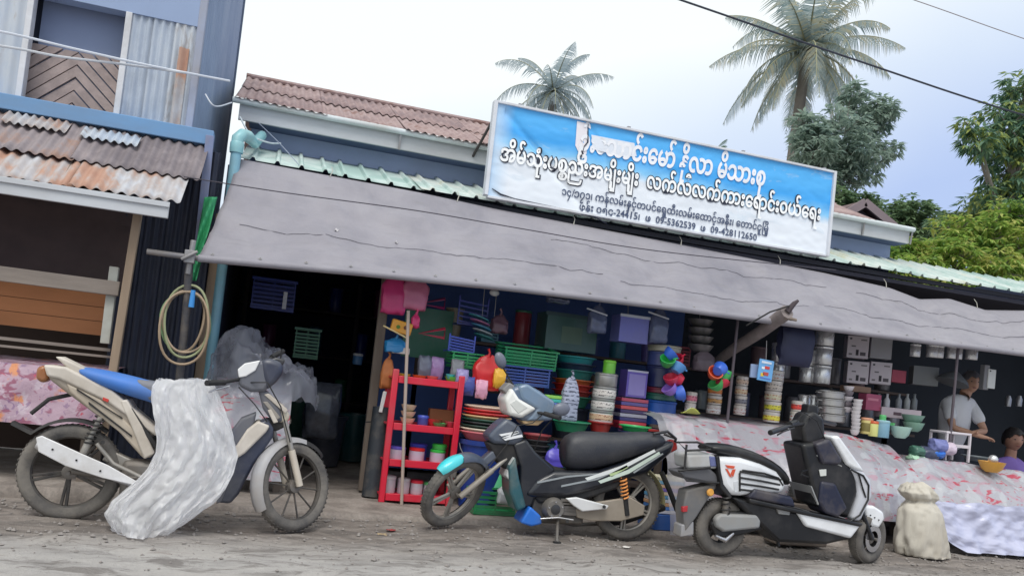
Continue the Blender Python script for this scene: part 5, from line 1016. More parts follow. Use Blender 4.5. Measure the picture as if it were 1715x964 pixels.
# red toy pack on the basins
bag(P(818, 596, 6.66), .24, .28, .12, mat((206, 40, 44), .35, 0, .25, 14), 'red wrapped toy pack with yellow trim resting on the striped basins', None, 'toy', 'toy_pack', 9, True)
for k, (px, py, rgb, lab) in enumerate(((838, 632, (236, 176, 60), 'yellow flap on the red toy pack'), (808, 650, (220, 160, 186), 'pale pink wrapped figure below the red toy pack'), (786, 645, (70, 80, 150), 'blue wrapped figure left of the pale pink one'), (775, 632, (150, 140, 190), 'lilac wrapped figure beside the rack top'))):
    bag(P(px, py-14, 6.58), .10, .15, .07, mat(rgb, .4, 0, .3, 20), lab, 'wrapped toys above the basins', 'toy', 'toy_pack', k+20, False)
# striped basin stack and its blue bucket
z = .06; p = P(805, 790, 6.62); p.z = .04
bucket(p, .2, .54, plas(36, 62, 140), 'dark blue bucket under the striped basin stack'); z = .58
cols = [((226, 120, 130), 'pink'), ((232, 222, 200), 'cream'), ((36, 66, 58), 'dark green'), ((40, 44, 50), 'black'), ((44, 90, 74), 'green'), ((226, 190, 140), 'tan'), ((214, 46, 50), 'bright red'), ((222, 60, 60), 'scarlet'), ((238, 214, 190), 'pale cream')]
for k, (rgb, nm) in enumerate(cols): basin(V((p.x, p.y, z)), .215-.004*k, .07, plas(*rgb), nm+' basin, number '+['one', 'two', 'three', 'four', 'five', 'six', 'seven', 'eight', 'nine'][k]+' from the bottom of the striped basin stack', 'striped basin stack'); z += .026
# black cup stack behind the leg shield
p = P(893, 792, 6.5); p.z = .2
for k in range(9): basin(V((p.x, p.y, .28+.042*k)), .11, .06, plas(34, 36, 42) if k < 8 else plas(150, 60, 66), ORD[k]+' black ridged pot from the bottom of the stack behind the black motorcycle' if k < 8 else 'dull red pot on top of the tall black pot stack', 'black pot stack', 'pot', 'ridged_pot')
t = bucket(V((p.x, p.y, .04)), .13, .25, plas(120, 44, 52), 'dull red bucket under the black pot stack')
# coloured lids stack
p = P(905, 700, 6.75); z = p.z
for k, (rgb, nm) in enumerate((((90, 130, 170), 'slate blue'), ((80, 150, 190), 'sky blue'), ((100, 180, 60), 'grass green'), ((190, 110, 190), 'orchid'), ((90, 130, 210), 'blue'), ((60, 190, 180), 'turquoise'), ((150, 220, 90), 'lime'))):
    carton(V((p.x, 6.75, z)), .30, .26, .026, plas(*rgb), nm+' flat tray in the tray stack behind the headlight', (), 'coloured tray stack', 'tray', 'tray'); z += .03
basin(V((p.x, 6.75, .12)), .16, .16, plas(36, 110, 90), 'deep green basin under the tray stack', None); basin(V((p.x, 6.75, .30)), .17, .12, plas(60, 70, 160), 'indigo basin under the tray stack', None)
# teal and red basin stack
p = P(953, 702, 7.2); bucket(V((p.x, p.y, .625)), .18, .28, plas(40, 46, 60), 'dark grey bin on the stand under the teal and red basins', None, False); z = .91
for k, (rgb, nm, h) in enumerate((((36, 140, 110), 'green', .08), ((190, 50, 50), 'red', .07), ((214, 60, 50), 'bright red', .07), ((226, 120, 60), 'orange', .06), ((36, 130, 126), 'teal', .09), ((40, 60, 90), 'navy', .08), ((50, 160, 166), 'light teal', .08))):
    basin(V((p.x, p.y, z)), .185, h*1.25, plas(*rgb), nm+' basin in the stack behind the silver bag', 'teal and red basin stack'); z += h*.8
bag(P(958, 632, 6.62), .15, .38, .1, printmat((164, 170, 192), (52, 58, 78), .6), 'silver-grey patterned bag hanging before the teal basins', None, 'bag', 'hanging_bag', 33)
basin(P(955, 722, 6.6), .16, .09, plas(40, 140, 100), 'green basin directly behind the black motorcycle seat')
# printed pot tower
p = P(1004, 722, 6.65); z = p.z; M_print = printmat((216, 210, 206), (50, 46, 56)); M_pr2 = printmat((206, 176, 146), (120, 50, 46))
basin(V((p.x, p.y, z)), .105, .085, plas(170, 44, 44), 'red basin at the foot of the white printed pot tower'); z += .085
for k in range(3):
    tin(V((p.x+.004*k, p.y, z)), .10, .088, mat((216, 214, 212), .35), M_pr2 if k == 0 else M_print, ['lowest', 'middle', 'uppermost'][k]+' white printed pot in the tower behind the seat', 'white printed pot tower', M_alu, 'pot', 'printed_pot'); z += .102
tin(V((p.x+.01, p.y, z)), .098, .10, M_alu, None, 'dull steel pot on the white printed pot tower', None, M_alu, 'pot', 'steel_pot'); z += .112
tin(V((p.x+.03, p.y, z)), .055, .1, plas(96, 170, 50), None, 'green cup on top of the white printed pot tower', None, plas(110, 180, 60), 'cup', 'cup')
# purple and red trays, green dish
p = P(1050, 726, 6.85)
for k, (rgb, nm) in enumerate((((150, 40, 60), 'crimson'), ((200, 60, 80), 'rose'), ((60, 60, 120), 'indigo'), ((170, 170, 190), 'pale grey'), ((60, 50, 100), 'dark purple'), ((200, 80, 90), 'salmon'), ((90, 80, 150), 'purple'), ((180, 70, 100), 'mauve'))):
    carton(V((p.x, p.y, p.z+.05+.034*k)), .26, .2, .03, plas(*rgb), nm+' tray in the stack right of the printed pot tower', (), 'red and purple tray stack', 'tray', 'tray')
carton(V((p.x+.01, p.y, p.z+.33)), .2, .16, .24, plas(104, 88, 180), 'violet plastic bin on top of the red and purple trays', ((.1, .08, .9, .85, (142, 132, 196)), (0, .93, 1, 1, (190, 190, 214))), None, 'bin', 'plastic_bin')
basin(P(1063, 722, 6.45), .13, .05, plas(50, 180, 100), 'bright green dish right behind the black seat', None, 'dish', 'plastic_dish'); basin(P(1063, 732, 6.46), .14, .05, plas(34, 50, 90), 'navy basin under the bright green dish')
carton(P(1052, 574, 6.85), .28, .2, .24, plas(110, 112, 186), 'lavender box with white lid hanging below the hem', ((-.02, .92, 1.02, 1.02, (196, 200, 214)),), None, 'box', 'storage_box'); string(P(1052, 505, 6.85), P(1052, 532, 6.85), 'string holding the lavender storage box')
carton(P(945, 588, 7.3), .5, .3, .34, mat((62, 96, 92), .35, 0, .2, 6), 'large dark green storage tub behind the hanging bags', ((.3, .2, .7, .65, (92, 116, 104)), (-.03, .9, 1.03, 1.0, (60, 84, 90))), None, 'tub', 'storage_tub')
M_dbag = mat((92, 100, 128), .22, 0, .5, 16)
for k, (px, py, w, h, lab) in enumerate(((1003, 512, .17, .24, 'left clear bag of small goods hanging under the hem'), (1106, 518, .17, .30, 'right clear bag of small goods hanging under the hem'), (935, 496, .2, .06, 'crumpled dark bag tucked under the awning hem'))):
    bag(P(px, py, 6.75), w, h, .1, M_dbag, lab, 'clear bags hanging under the hem', 'bag', 'hanging_bag', k+40)
    if k < 2: g = MB(); g.bar(P(px-20, py+4, 6.7), P(px+14, py+16, 6.7), .01, .012); tag(g.build('bag_header', mat((196, 200, 210), .4), loc=P(px, py, 6.7)), ['pale header strip on the left clear bag', 'pale header strip on the right clear bag'][k], 'header strip')
# big blue containers
p = P(1100, 712, 6.9); z = p.z
for k, (rgb, h, r, lab) in enumerate((((36, 86, 170), .22, .155, 'royal blue tub at the foot of the tall blue tub stack'), ((40, 100, 90), .05, .15, 'green lid between the blue tubs'), ((120, 44, 66), .04, .15, 'dark red lid between the blue tubs'), ((44, 52, 100), .18, .15, 'dark navy tub in the tall blue tub stack'), ((70, 82, 140), .12, .145, 'slate blue tub near the top of the tall tub stack'), ((170, 166, 150), .05, .15, 'beige lid on top of the tall blue tub stack'))):
    tin(V((p.x, p.y, z)), r, h, plas(*rgb), None, lab, 'tall blue tub stack', plas(*rgb), 'tub', 'plastic_tub'); z += h+.012
basin(P(1100, 728, 6.8), .16, .06, plas(30, 40, 70), 'dark navy basin under the tall blue tub stack'); carton(P(1095, 722, 6.66), .14, .1, .02, plas(190, 60, 60), 'flat red lid before the tall blue tub stack', (), None, 'lid', 'lid')
# clusters of coloured scoops
def cluster(px, py, Y, cols, lab, seed):
    c0 = P(px, py, Y); t = thing('scoop_bundle', lab, 'bundle', c0, 'bundles of coloured scoops'); rn = random.Random(seed)
    for k, rgb in enumerate(cols):
        a = 6.283*k/len(cols)+rn.random(); c = c0+V((.06*math.cos(a), rn.uniform(-.04, .02), .07*math.sin(a))); g = MB(); q = Matrix.Rotation(rn.uniform(-1, 1), 3, 'X') @ Matrix.Rotation(rn.uniform(-1.2, 1.2), 3, 'Y')
        g.lathe([(.04, -.035), (.062, 0), (.07, .04), (.062, .04), (.04, -.025), (.001, -.025)], c, 16, q); g.tube([c+q @ V((.05, 0, .03)), c+q @ V((.09, 0, .04))], .008, 6); g.build('scoop', plas(*rgb), t)
RD, GN, BL_, OR = (214, 44, 74), (50, 176, 84), (60, 110, 220), (226, 96, 60)
cluster(1124, 606, 6.6, [RD, BL_, GN, (80, 150, 220)], 'upper bundle of red, blue and green scoops left of the steel pots', 1); cluster(1132, 646, 6.6, [RD, (220, 60, 90), (150, 110, 210), BL_], 'lower bundle of red and violet scoops left of the steel pots', 2); cluster(1202, 632, 6.6, [GN, BL_, OR, GN, RD], 'bundle of green, blue and orange scoops left of the dark stall pole', 3)
# dark hanging bowls and pots
for k in range(4): bowl(P(1172, 548+14*k, 6.9), .12, .07, mat((120, 118, 118), .4, .5, .2, 8), ['topmost', 'second', 'third', 'lowest'][k]+' of the dull metal bowls hung behind the wooden prop', 'dull hanging bowls')
string(P(1172, 515, 6.9), P(1172, 550, 6.9), 'string holding the dull metal bowls')
bag(P(1180, 588, 6.85), .2, .18, .12, mat((110, 98, 106), .5, 0, .4, 14), 'dull pinkish wrapped bundle hung under the metal bowls', None, 'pack', 'hanging_pack', 61)
tin(P(1172, 684, 6.9), .06, .16, mat((54, 62, 66), .4), None, 'dark flask standing between the two white tins', None, None, 'flask', 'flask')
g = MB(); c = P(1156, 692, 6.5); g.grid(lambda u, v: c+V(((u-.5)*.16, (v-.5)*.06, .05*math.sin(u*3)*(1-v))), 8, 4); tag(g.build('cloth_scrap', mat((206, 214, 110), .6), loc=c, solid=.004), 'yellow-green folded cloth at the left end of the grey stall', 'cloth')
# tins on the back of stall table
def tins(px, py, Y, n, r, h, bands, lab, body=None):
    p = P(px, py, Y); z = p.z
    for k in range(n): tin(V((p.x+.004*math.sin(k*2), p.y, z)), r, h, body or mat((206, 200, 194), .35, .3, .1, 8), printmat(bands[k % len(bands)], (60, 54, 60) if k % 2 else (150, 70, 50)), ['lowest', 'second', 'third', 'fourth', 'fifth', 'sixth'][k]+' tin from the bottom of '+lab, lab); z += h+.016
tins(1155, 692, 6.85, 2, .05, .085, [(196, 200, 196), (206, 120, 140)], 'the short white tin pair at the stall left end')
tins(1194, 692, 6.85, 3, .065, .07, [(206, 206, 206), (196, 150, 90), (190, 120, 60)], 'the tin pile under the orange scoops')
tins(1238, 694, 6.85, 4, .055, .075, [(196, 190, 190), (120, 120, 130), (200, 180, 150), (206, 180, 160)], 'the tin column right of the dark pole')
tins(1291, 706, 6.8, 5, .075, .082, [(206, 196, 70), (196, 190, 60), (190, 186, 160), (200, 190, 180), (196, 196, 196)], 'the yellow-labelled tin column')
tins(1333, 706, 6.75, 2, .058, .085, [(196, 200, 204), (214, 70, 60)], 'the red-labelled tin pair behind the scooter')
# steel canisters
def steelcol(px, py, Y, n, r, h, lab):
    p = P(px, py, Y)
    for k in range(n): tin(V((p.x, p.y, p.z+k*(h+.018))), r, h, M_ss, None, ['lowest', 'second', 'third', 'fourth', 'fifth'][k]+' shiny steel canister in '+lab, lab, M_ss, 'canister', 'steel_canister')
steelcol(1374, 642, 7.05, 3, .09, .17, 'the tall steel column left of the cartons'); steelcol(1350, 640, 7.15, 2, .075, .15, 'the short steel column behind the navy bag'); steelcol(1300, 640, 7.1, 2, .07, .18, 'the steel column behind the blue card')
steelcol(1345, 690, 7.0, 1, .06, .16, 'the lower steel pair'); steelcol(1362, 690, 7.0, 1, .06, .16, 'the lower steel row by the lidded pans')
g = MB(); p = P(1336, 552, 6.6); bagm = mat((34, 38, 66), .6, 0, .15, 8); bag(P(1336, 540, 6.55), .36, .40, .14, bagm, 'large dark navy bag hanging from the awning behind the prop', None, 'bag', 'hanging_bag', 70, False)
# blue printed card
t = thing('display_card', 'light blue printed display card hanging under the wooden prop', 'card', P(1281, 640, 6.45)); c = P(1282, 620, 6.45)
g = MB(); g.box(c, (.15, .012, .19), Matrix.Rotation(.06, 3, 'Y')); g.build('card', plas(110, 172, 226), t, bevel=.004)
for (dx, dz, w, h, rgb) in ((0, .07, .1, .02, (214, 226, 240)), (.01, .025, .05, .025, (206, 70, 60)), (-.03, .02, .03, .02, (236, 240, 244)), (.0, -.03, .055, .03, (190, 80, 70)), (-.035, -.04, .03, .03, (220, 190, 70)), (.0, -.07, .11, .01, (90, 120, 200))): g = MB(); g.box(c+V((dx, -.008, dz)), (w, .003, h), Matrix.Rotation(.06, 3, 'Y')); g.build('print', mat(rgb, .5), t)
carton(P(1262, 632, 6.5), .08, .02, .12, plas(150, 170, 206), 'pale blue card half hidden behind the light blue display card', (), None, 'card', 'display_card'); string(P(1284, 570, 6.45), P(1283, 602, 6.45), 'string holding the light blue display card')
# cartons 2 x 2
pk = ((.1, .82, .2, .9, (60, 60, 70)), (.62, .8, .9, .86, (120, 116, 120)), (.2, .5, .4, .56, (110, 106, 112)), (.42, .12, .55, .38, (50, 46, 54)), (.62, .12, .88, .28, (86, 80, 88)), (.1, .12, .25, .2, (120, 116, 120)))
for k, (px, py, lab) in enumerate(((1432, 600, 'upper left of four grey appliance cartons'), (1471, 601, 'upper right of four grey appliance cartons'), (1432, 642, 'lower left of four grey appliance cartons'), (1470, 643, 'lower right of four grey appliance cartons'))):
    carton(P(px, py, 7.2), .205, .2, .225, mat((200, 192, 200) if k != 1 else (160, 160, 166), .65, 0, .08), lab+' stacked on the stall', pk if k != 1 else (), 'grey appliance cartons').rotation_euler.z = -.5
carton(P(1432, 656, 7.2), .22, .2, .06, mat((150, 122, 104), .7), 'flat brown box under the grey cartons'); carton(P(1545, 645, 7.3), .25, .2, .2, mat((126, 130, 134), .6), 'plain grey carton between the cartons and the standing person').rotation_euler.z = -.5
# lidded pans and other table ware
p = P(1392, 706, 6.75)
for k in range(4): pot(V((p.x-.012*k, p.y, p.z+.072*k)), .125, .085, ['lowest', 'second', 'third', 'topmost'][k]+' of the aluminium pans stacked behind the scooter handlebar', 'stacked aluminium pans', None, k == 3)
p = P(1431, 728, 6.6)
for k in range(9): bowl(V((p.x+.006*math.sin(k), p.y, p.z+.036*k)), .045, .05, mat((220, 216, 218), .3), ORD[k]+' white cup from the bottom of the cup tower right of the aluminium pans', 'white cup tower', 'cup', 'cup')
p = P(1418, 690, 6.7)
for k in range(5): bowl(V((p.x, p.y, p.z+.05*k)), .05, .05, mat((120, 112, 120) if k % 2 else (206, 200, 206), .3), ORD[k]+' cup from the bottom of the striped pile beside the aluminium pans', 'striped cup pile', 'cup', 'cup')
tin(P(1450, 726, 6.6), .055, .14, mat((200, 186, 120), .35), mat((120, 110, 60), .5, 0, .4, 20), 'yellowish tin right of the white cup tower', None, mat((206, 150, 120), .4)); tin(P(1462, 730, 6.55), .045, .13, mat((206, 206, 130), .35), None, 'pale yellow jar beside the teal jar', None, plas(200, 90, 50), 'jar', 'jar'); tin(P(1477, 732, 6.52), .06, .15, mat((120, 160, 180), .3), None, 'teal-blue jar on the stall front edge', None, mat((150, 190, 200), .3), 'jar', 'jar')
bowl(P(1507, 733, 6.5), .10, .11, mat((178, 212, 200), .3), 'large mint green bowl on the stall front edge'); bowl(P(1529, 722, 6.7), .10, .09, mat((150, 190, 170), .3), 'sea green bowl behind the mint bowl'); bowl(P(1528, 708, 6.72), .11, .08, mat((140, 176, 160), .3), 'wide green bowl stacked behind the mint bowl'); bowl(P(1490, 714, 6.6), .05, .04, mat((110, 190, 120), .3), 'small bright green cup behind the teal jar')
tin(P(1477, 716, 6.52)+V((0, 0, .06)), .03, .05, plas(90, 180, 110), None, 'little green pot on the teal jar', None, None, 'pot', 'small_pot')
carton(P(1502, 700, 6.95), .42, .15, .10, mat((190, 176, 184), .5), 'long pale carton lying behind the mint bowl', ((.3, .3, .5, .6, (90, 70, 80)),)).rotation_euler.z = -.2; carton(P(1455, 686, 7.0), .18, .12, .16, mat((170, 80, 110), .5, 0, .3, 12), 'dusky pink wrapped box behind the yellowish tin', ((.1, .6, .8, .75, (206, 130, 150)),)); carton(P(1498, 640, 7.3), .18, .12, .13, mat((170, 70, 90), .5, 0, .3, 12), 'crimson wrapped box above the small bottles')
for k, (px, rgb) in enumerate(((1470, (120, 120, 126)), (1484, (190, 190, 196)), (1504, (130, 134, 140)), (1518, (150, 154, 156)), (1530, (110, 116, 120)))):
    g = MB(); p = P(px, 686, 7.05); g.lathe([(.026, 0), (.03, .01), (.03, .1), (.012, .13), (.012, .16), (.016, .165), (.001, .168)], p, 16); tag(g.build('bottle', mat(rgb, .3), loc=p), ['grey bottle, first', 'white bottle, second', 'grey bottle, third', 'pale bottle, fourth', 'dark bottle, fifth'][k]+' in the row above the long pale carton', 'bottle', 'row of small bottles')
# hanging steel mugs
for k, (px, w) in enumerate(((1532, .05), (1560, .055), (1570, .055), (1592, .045), (1603, .045), (1626, .06))):
    tin(P(px, 597+k, 6.9), w, .12, M_ss, None, ['first', 'second', 'third', 'fourth', 'fifth', 'sixth'][k]+' steel mug from the left hanging above the standing person', 'hanging steel mugs', M_ss, 'mug', 'steel_mug')
t = thing('wall_tablet', 'white flat tablet hanging to the right of the standing person', 'tablet', P(1660, 652, 6.9)); c = P(1660, 634, 6.9); g = MB(); g.box(c, (.10, .02, .20)); g.build('face', mat((214, 216, 214), .4), t, bevel=.005); g = MB(); g.box(c+V((-.06, .03, .01)), (.07, .06, .26)); g.build('case', mat((130, 130, 134), .5), t, bevel=.006); g = MB(); g.lathe([(.008, 0), (.008, .003)], c+V((-.03, -.012, .08)), 10, rotmat((0, -1, 0))); g.build('hole', M_rub, t)
for k, px in enumerate((1688, 1706, 1722)): g = MB(); p = P(px, 680, 7.4); g.lathe([(.03, 0), (.035, .08), (.02, .12), (.001, .125)], p, 14); tag(g.build('hanging_ladle', mat((150, 150, 156), .3, .6), loc=p), ['left', 'middle', 'right'][k]+' pale utensil hanging above the seated person', 'utensil', 'hanging utensils')
# heaped wares and bowl on the right stall
for k, (px, py, rgb, w, h, lab) in enumerate(((1556, 748, (70, 76, 100), .2, .12, 'dark wrapped bundle on the right stall'), (1572, 735, (120, 126, 180), .18, .13, 'periwinkle plastic bag on the right stall'), (1566, 752, (50, 110, 200), .18, .08, 'bright blue plastic bag on the right stall'), (1588, 740, (206, 190, 206), .14, .12, 'pale lilac plastic bag on the right stall'), (1536, 746, (70, 110, 96), .12, .1, 'dark green bag on the left edge of the right stall'), (1552, 768, (206, 60, 84), .14, .09, 'red plastic bag in the dip between the stalls'), (1534, 762, (170, 206, 180), .16, .06, 'pale green bag between the two stalls'))):
    bag(P(px, py, 6.45), w, h, .14, mat(rgb, .35, 0, .35, 16), lab, 'plastic bags on the right stall', 'bag', 'plastic_bag', k+80, False)
p = P(1660, 790, 6.3); bowl(p, .12, .10, mat((214, 160, 70), .4, 0, .15, 10), 'orange-yellow bowl on the right stall beside the seated person'); g = MB(); c = p+V((.01, 0, .12)); g.ell(c, (.045, .045, .045)); tag(g.build('steel_ball', M_ss, loc=c), 'shiny round steel lid on the orange-yellow bowl', 'lid')
basin(P(1640, 772, 6.6), .16, .05, mat((96, 104, 110), .5), 'flat grey tray behind the orange-yellow bowl', None, 'tray', 'tray')
# plastic stool on the right stall
t = thing('plastic_stool', 'white plastic stool frame in front of the standing person', 'stool', P(1588, 765, 6.6)); m = mat((206, 200, 206), .4)
a, b_ = P(1573, 722, 6.6), P(1611, 726, 6.6)
g = MB(); g.box((a+b_)/2, (b_.x-a.x+.03, .22, .025)); g.build('seat', m, t, bevel=.008)
for x in (a.x, b_.x):
    for y in (6.5, 6.7): g = MB(); g.bar((x, y, a.z-.01), (x, y, .78), .02, .02, (0, 1, 0)); g.build('leg', m, t)
g = MB(); g.bar((a.x, 6.5, a.z-.12), (b_.x, 6.5, a.z-.12), .015, .03); g.build('stretcher', m, t)
# ---- at ground level
crate(V((P(822, 850, 6.35).x, 6.35, .04)), .34, .24, .18, plas(40, 130, 80), 'dark green crate on the apron behind the black motorcycle', 'slatted baskets', 4, 0, 'crate')
g = MB(); p = V((P(836, 800, 6.5).x, 6.55, .22)); g.lathe([(.09, 0), (.02, .2), (.001, .22)], p, 20); tag(g.build('funnel', plas(60, 176, 120), loc=p), 'green plastic funnel above the dark green crate', 'funnel')
bag(P(848, 812, 6.2), .12, .14, .1, mat((206, 210, 214), .4), 'small white bag beside the dark green crate', None, 'bag', 'plastic_bag', 91); bag(P(930, 750, 6.35), .15, .17, .1, mat((90, 80, 190), .35), 'violet bag behind the black motorcycle step', None, 'bag', 'plastic_bag', 92)
bucket(V((P(925, 800, 6.6).x, 6.55, .04)), .16, .55, plas(30, 70, 80), 'tall dark teal bin behind the black motorcycle engine', None, False)
p = V((P(1118, 880, 6.1).x, 6.15, .04)); t = carton(p, .34, .3, .12, plas(36, 92, 170), 'blue tub on the ground behind the black motorcycle rear wheel', (), None, 'tub', 'plastic_tub'); z = .165
for k, (rgb, nm) in enumerate((((222, 222, 226), 'white'), ((90, 140, 210), 'blue'), ((220, 170, 130), 'peach'), ((210, 214, 222), 'pale grey'), ((100, 160, 200), 'light blue'), ((226, 206, 180), 'cream'), ((130, 110, 190), 'violet'), ((216, 180, 150), 'tan'), ((120, 170, 200), 'grey blue'), ((222, 216, 190), 'ivory'))):
    carton(V((p.x+.006*math.sin(k*3), p.y, z)), .30, .24, .026, mat(rgb, .45), nm+' flat pack in the striped pile behind the rear wheel of the black motorcycle', (), 'striped pile of flat packs', 'pack', 'flat_pack'); z += .029
p = V((P(1332, 826, 6.0).x, 5.86, .0))
for k in range(5): bowl(V((P(1333, 850, 5.9).x, 5.86, .36+.02*k)), .11, .04, M_alu, ORD[k]+' aluminium plate from the bottom of the pile behind the scooter footboard', 'low pile of aluminium plates', 'plate', 'plate')
g = MB(); g.mm((P(1290, 850, 5.9).x, 5.76, .02), (P(1372, 850, 5.9).x, 5.95, .355)); tag(g.build('wooden_crate', M_wood, bevel=.01, loc=(P(1333, 850, 5.9).x, 5.86, .02)), 'rough wooden box carrying the aluminium plates behind the scooter', 'box')
# cream sack
SK = thing('sack', 'cream woven sack with a knotted neck standing right of the scooter', 'sack', (P(1540, 925, 5.72).x, 5.72, 0)); rows = [(932, 1506, 1585), (915, 1502, 1584), (895, 1504, 1580), (872, 1506, 1576), (855, 1508, 1572), (845, 1514, 1566), (838, 1521, 1561), (832, 1514, 1568), (824, 1510, 1566), (815, 1514, 1556), (809, 1522, 1544)]
rg = []; nr_ = 44
for i in range(nr_+1):
    f = i/nr_*(len(rows)-1); j0 = min(int(f), len(rows)-2); k = f-j0; y, a, b_ = [lerp(p, q, k) for p, q in zip(rows[j0], rows[j0+1])]
    pa, pb = P(a, y, 5.72), P(b_, y, 5.72); c = (pa+pb)/2; hw = (pb.x-pa.x)/2; r = []; v = i/nr_
    for j in range(56):
        t = 6.283*j/56; cs, sn = math.cos(t), math.sin(t); rd = lambda q: max(0, 1-abs(noise.noise(q))*7)
        q = .94+.08*noise.noise(V((cs*1.6, sn*1.6, v*2.5)))+.10*F1(cs*1.5+v, sn*1.5, v*1.5)+.07*F1(cs*3.4, sn*3.4, v*3.4+4)-.16*rd(V((cs*1.9+v*1.5, sn*1.9, v*1.6+2)))-.10*rd(V((cs*3.2-v*2, sn*3.2, v*2.4+7)))+.13*math.sin(t*9+v*6)*max(0, v-.5)*1.6
        r.append(V((c.x+hw*q*cs, 5.72+hw*.7*q*sn, max(.012, c.z+.07*noise.noise(V((cs*1.5, sn*1.5, 3)))*max(0, v-.55)))))
    rg.append(r)
M_sack = mat((200, 194, 182), .85, 0, .14, 8, .3, (150, 138, 122), 1.0, 13, (1, 1, .45))
g = MB(); g.loft(rg); g.build('body', M_sack, SK, smooth=80)
g = MB(); p = P(1540, 843, 5.7); g.lathe([(.075, -.008), (.08, 0), (.075, .008), (.07, 0), (.075, -.008)], p, 20); g.build('tie', M_rub, SK)
# inside the doorway
for k, (px, py, Yd, rgb, r, h, lab) in enumerate(((430, 640, 9.5, (30, 50, 120), .3, .7, 'dark blue drum deep inside the doorway'), (500, 650, 9.8, (36, 80, 70), .26, .6, 'dark green drum deep inside the doorway'), (600, 660, 9.2, (30, 70, 76), .22, .5, 'dark teal drum by the inner post of the doorway'), (545, 700, 8.6, (50, 54, 66), .22, .5, 'grey drum standing just inside the doorway'))):
    p = P(px, py, Yd); bucket(V((p.x, Yd, .05)), r, h, plas(*rgb), lab, 'drums inside the doorway', False)
IS = thing('wall_shelf', 'dark shelf unit along the inner wall of the doorway', 'shelf', (.6, 11, .05))
for z in (.6, 1.15, 1.7): g = MB(); g.mm((-.3, 10.6, z-.025), (2.6, 11.1, z)); g.build('shelf', mat((60, 56, 64), .8), IS)
for x in (-.25, 1.1, 2.5): g = MB(); g.mm((x, 10.62, .05), (x+.05, 10.66, 2.1)); g.build('upright', mat((60, 56, 64), .8), IS)
rn = random.Random(11)
for k in range(14):
    z = (.6, 1.15, 1.7)[k % 3]; x = -.1+.19*k; rgb = rn.choice(((40, 60, 150), (40, 120, 80), (60, 70, 160), (120, 60, 100), (50, 100, 130)))
    tin(V((x, 10.8, z)), .085, .26+.1*rn.random(), plas(*rgb), None, ORD[k]+' plastic canister from the left on the shelves deep inside the doorway', 'canisters inside the doorway', None, 'canister', 'plastic_canister')
crate(P(510, 600, 8.6), .24, .2, .3, plas(40, 120, 80), 'green basket hanging inside the doorway', 'slatted baskets', 7); crate(P(455, 520, 8.4), .4, .2, .3, plas(36, 60, 150), 'blue basket hanging inside the doorway', 'slatted baskets', 6)
g = MB(); p = P(477, 490, 8.0)
g.box(P(477, 503, 8.0), (.035, .008, .16)); tag(g.build('price_strip', mat((206, 210, 220), .5), loc=p), 'narrow white paper strip hanging inside the doorway', 'paper strip')
bag(P(545, 640, 7.6), .3, .5, .2, mat((70, 74, 84), .2, 0, .6, 18), 'dark glossy wrapped bundle standing in the doorway', None, 'bundle', 'wrapped_bundle', 95, False)
tin(P(598, 610, 8.6), .05, .1, plas(70, 120, 170), None, 'small blue bottle on the right inside the doorway', None, plas(200, 204, 210), 'bottle', 'bottle')
# back-stall dark goods that fill the shelves
nt_ = 0
for k in range(22):
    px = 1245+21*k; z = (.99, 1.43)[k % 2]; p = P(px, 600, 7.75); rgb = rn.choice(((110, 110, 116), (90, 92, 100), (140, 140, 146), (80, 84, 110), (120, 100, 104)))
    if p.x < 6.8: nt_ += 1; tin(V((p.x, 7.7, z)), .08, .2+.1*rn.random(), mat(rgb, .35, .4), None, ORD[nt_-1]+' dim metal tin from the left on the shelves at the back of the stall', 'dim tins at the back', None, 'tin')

rn = random.Random(19)
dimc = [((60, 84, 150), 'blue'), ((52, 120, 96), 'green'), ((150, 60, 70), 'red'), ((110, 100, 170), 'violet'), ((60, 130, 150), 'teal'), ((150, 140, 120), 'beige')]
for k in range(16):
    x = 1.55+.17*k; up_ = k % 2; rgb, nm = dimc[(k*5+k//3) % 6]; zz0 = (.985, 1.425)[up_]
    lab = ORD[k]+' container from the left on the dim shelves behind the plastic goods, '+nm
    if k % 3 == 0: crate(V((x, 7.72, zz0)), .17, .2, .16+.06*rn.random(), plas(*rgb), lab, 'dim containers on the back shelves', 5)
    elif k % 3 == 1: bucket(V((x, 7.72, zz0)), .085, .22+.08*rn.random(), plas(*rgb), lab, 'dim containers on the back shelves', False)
    else: tin(V((x, 7.72, zz0)), .08, .24+.1*rn.random(), plas(*rgb), None, lab, 'dim containers on the back shelves', plas(*dimc[(k+2) % 6][0]), 'tub', 'plastic_tub')
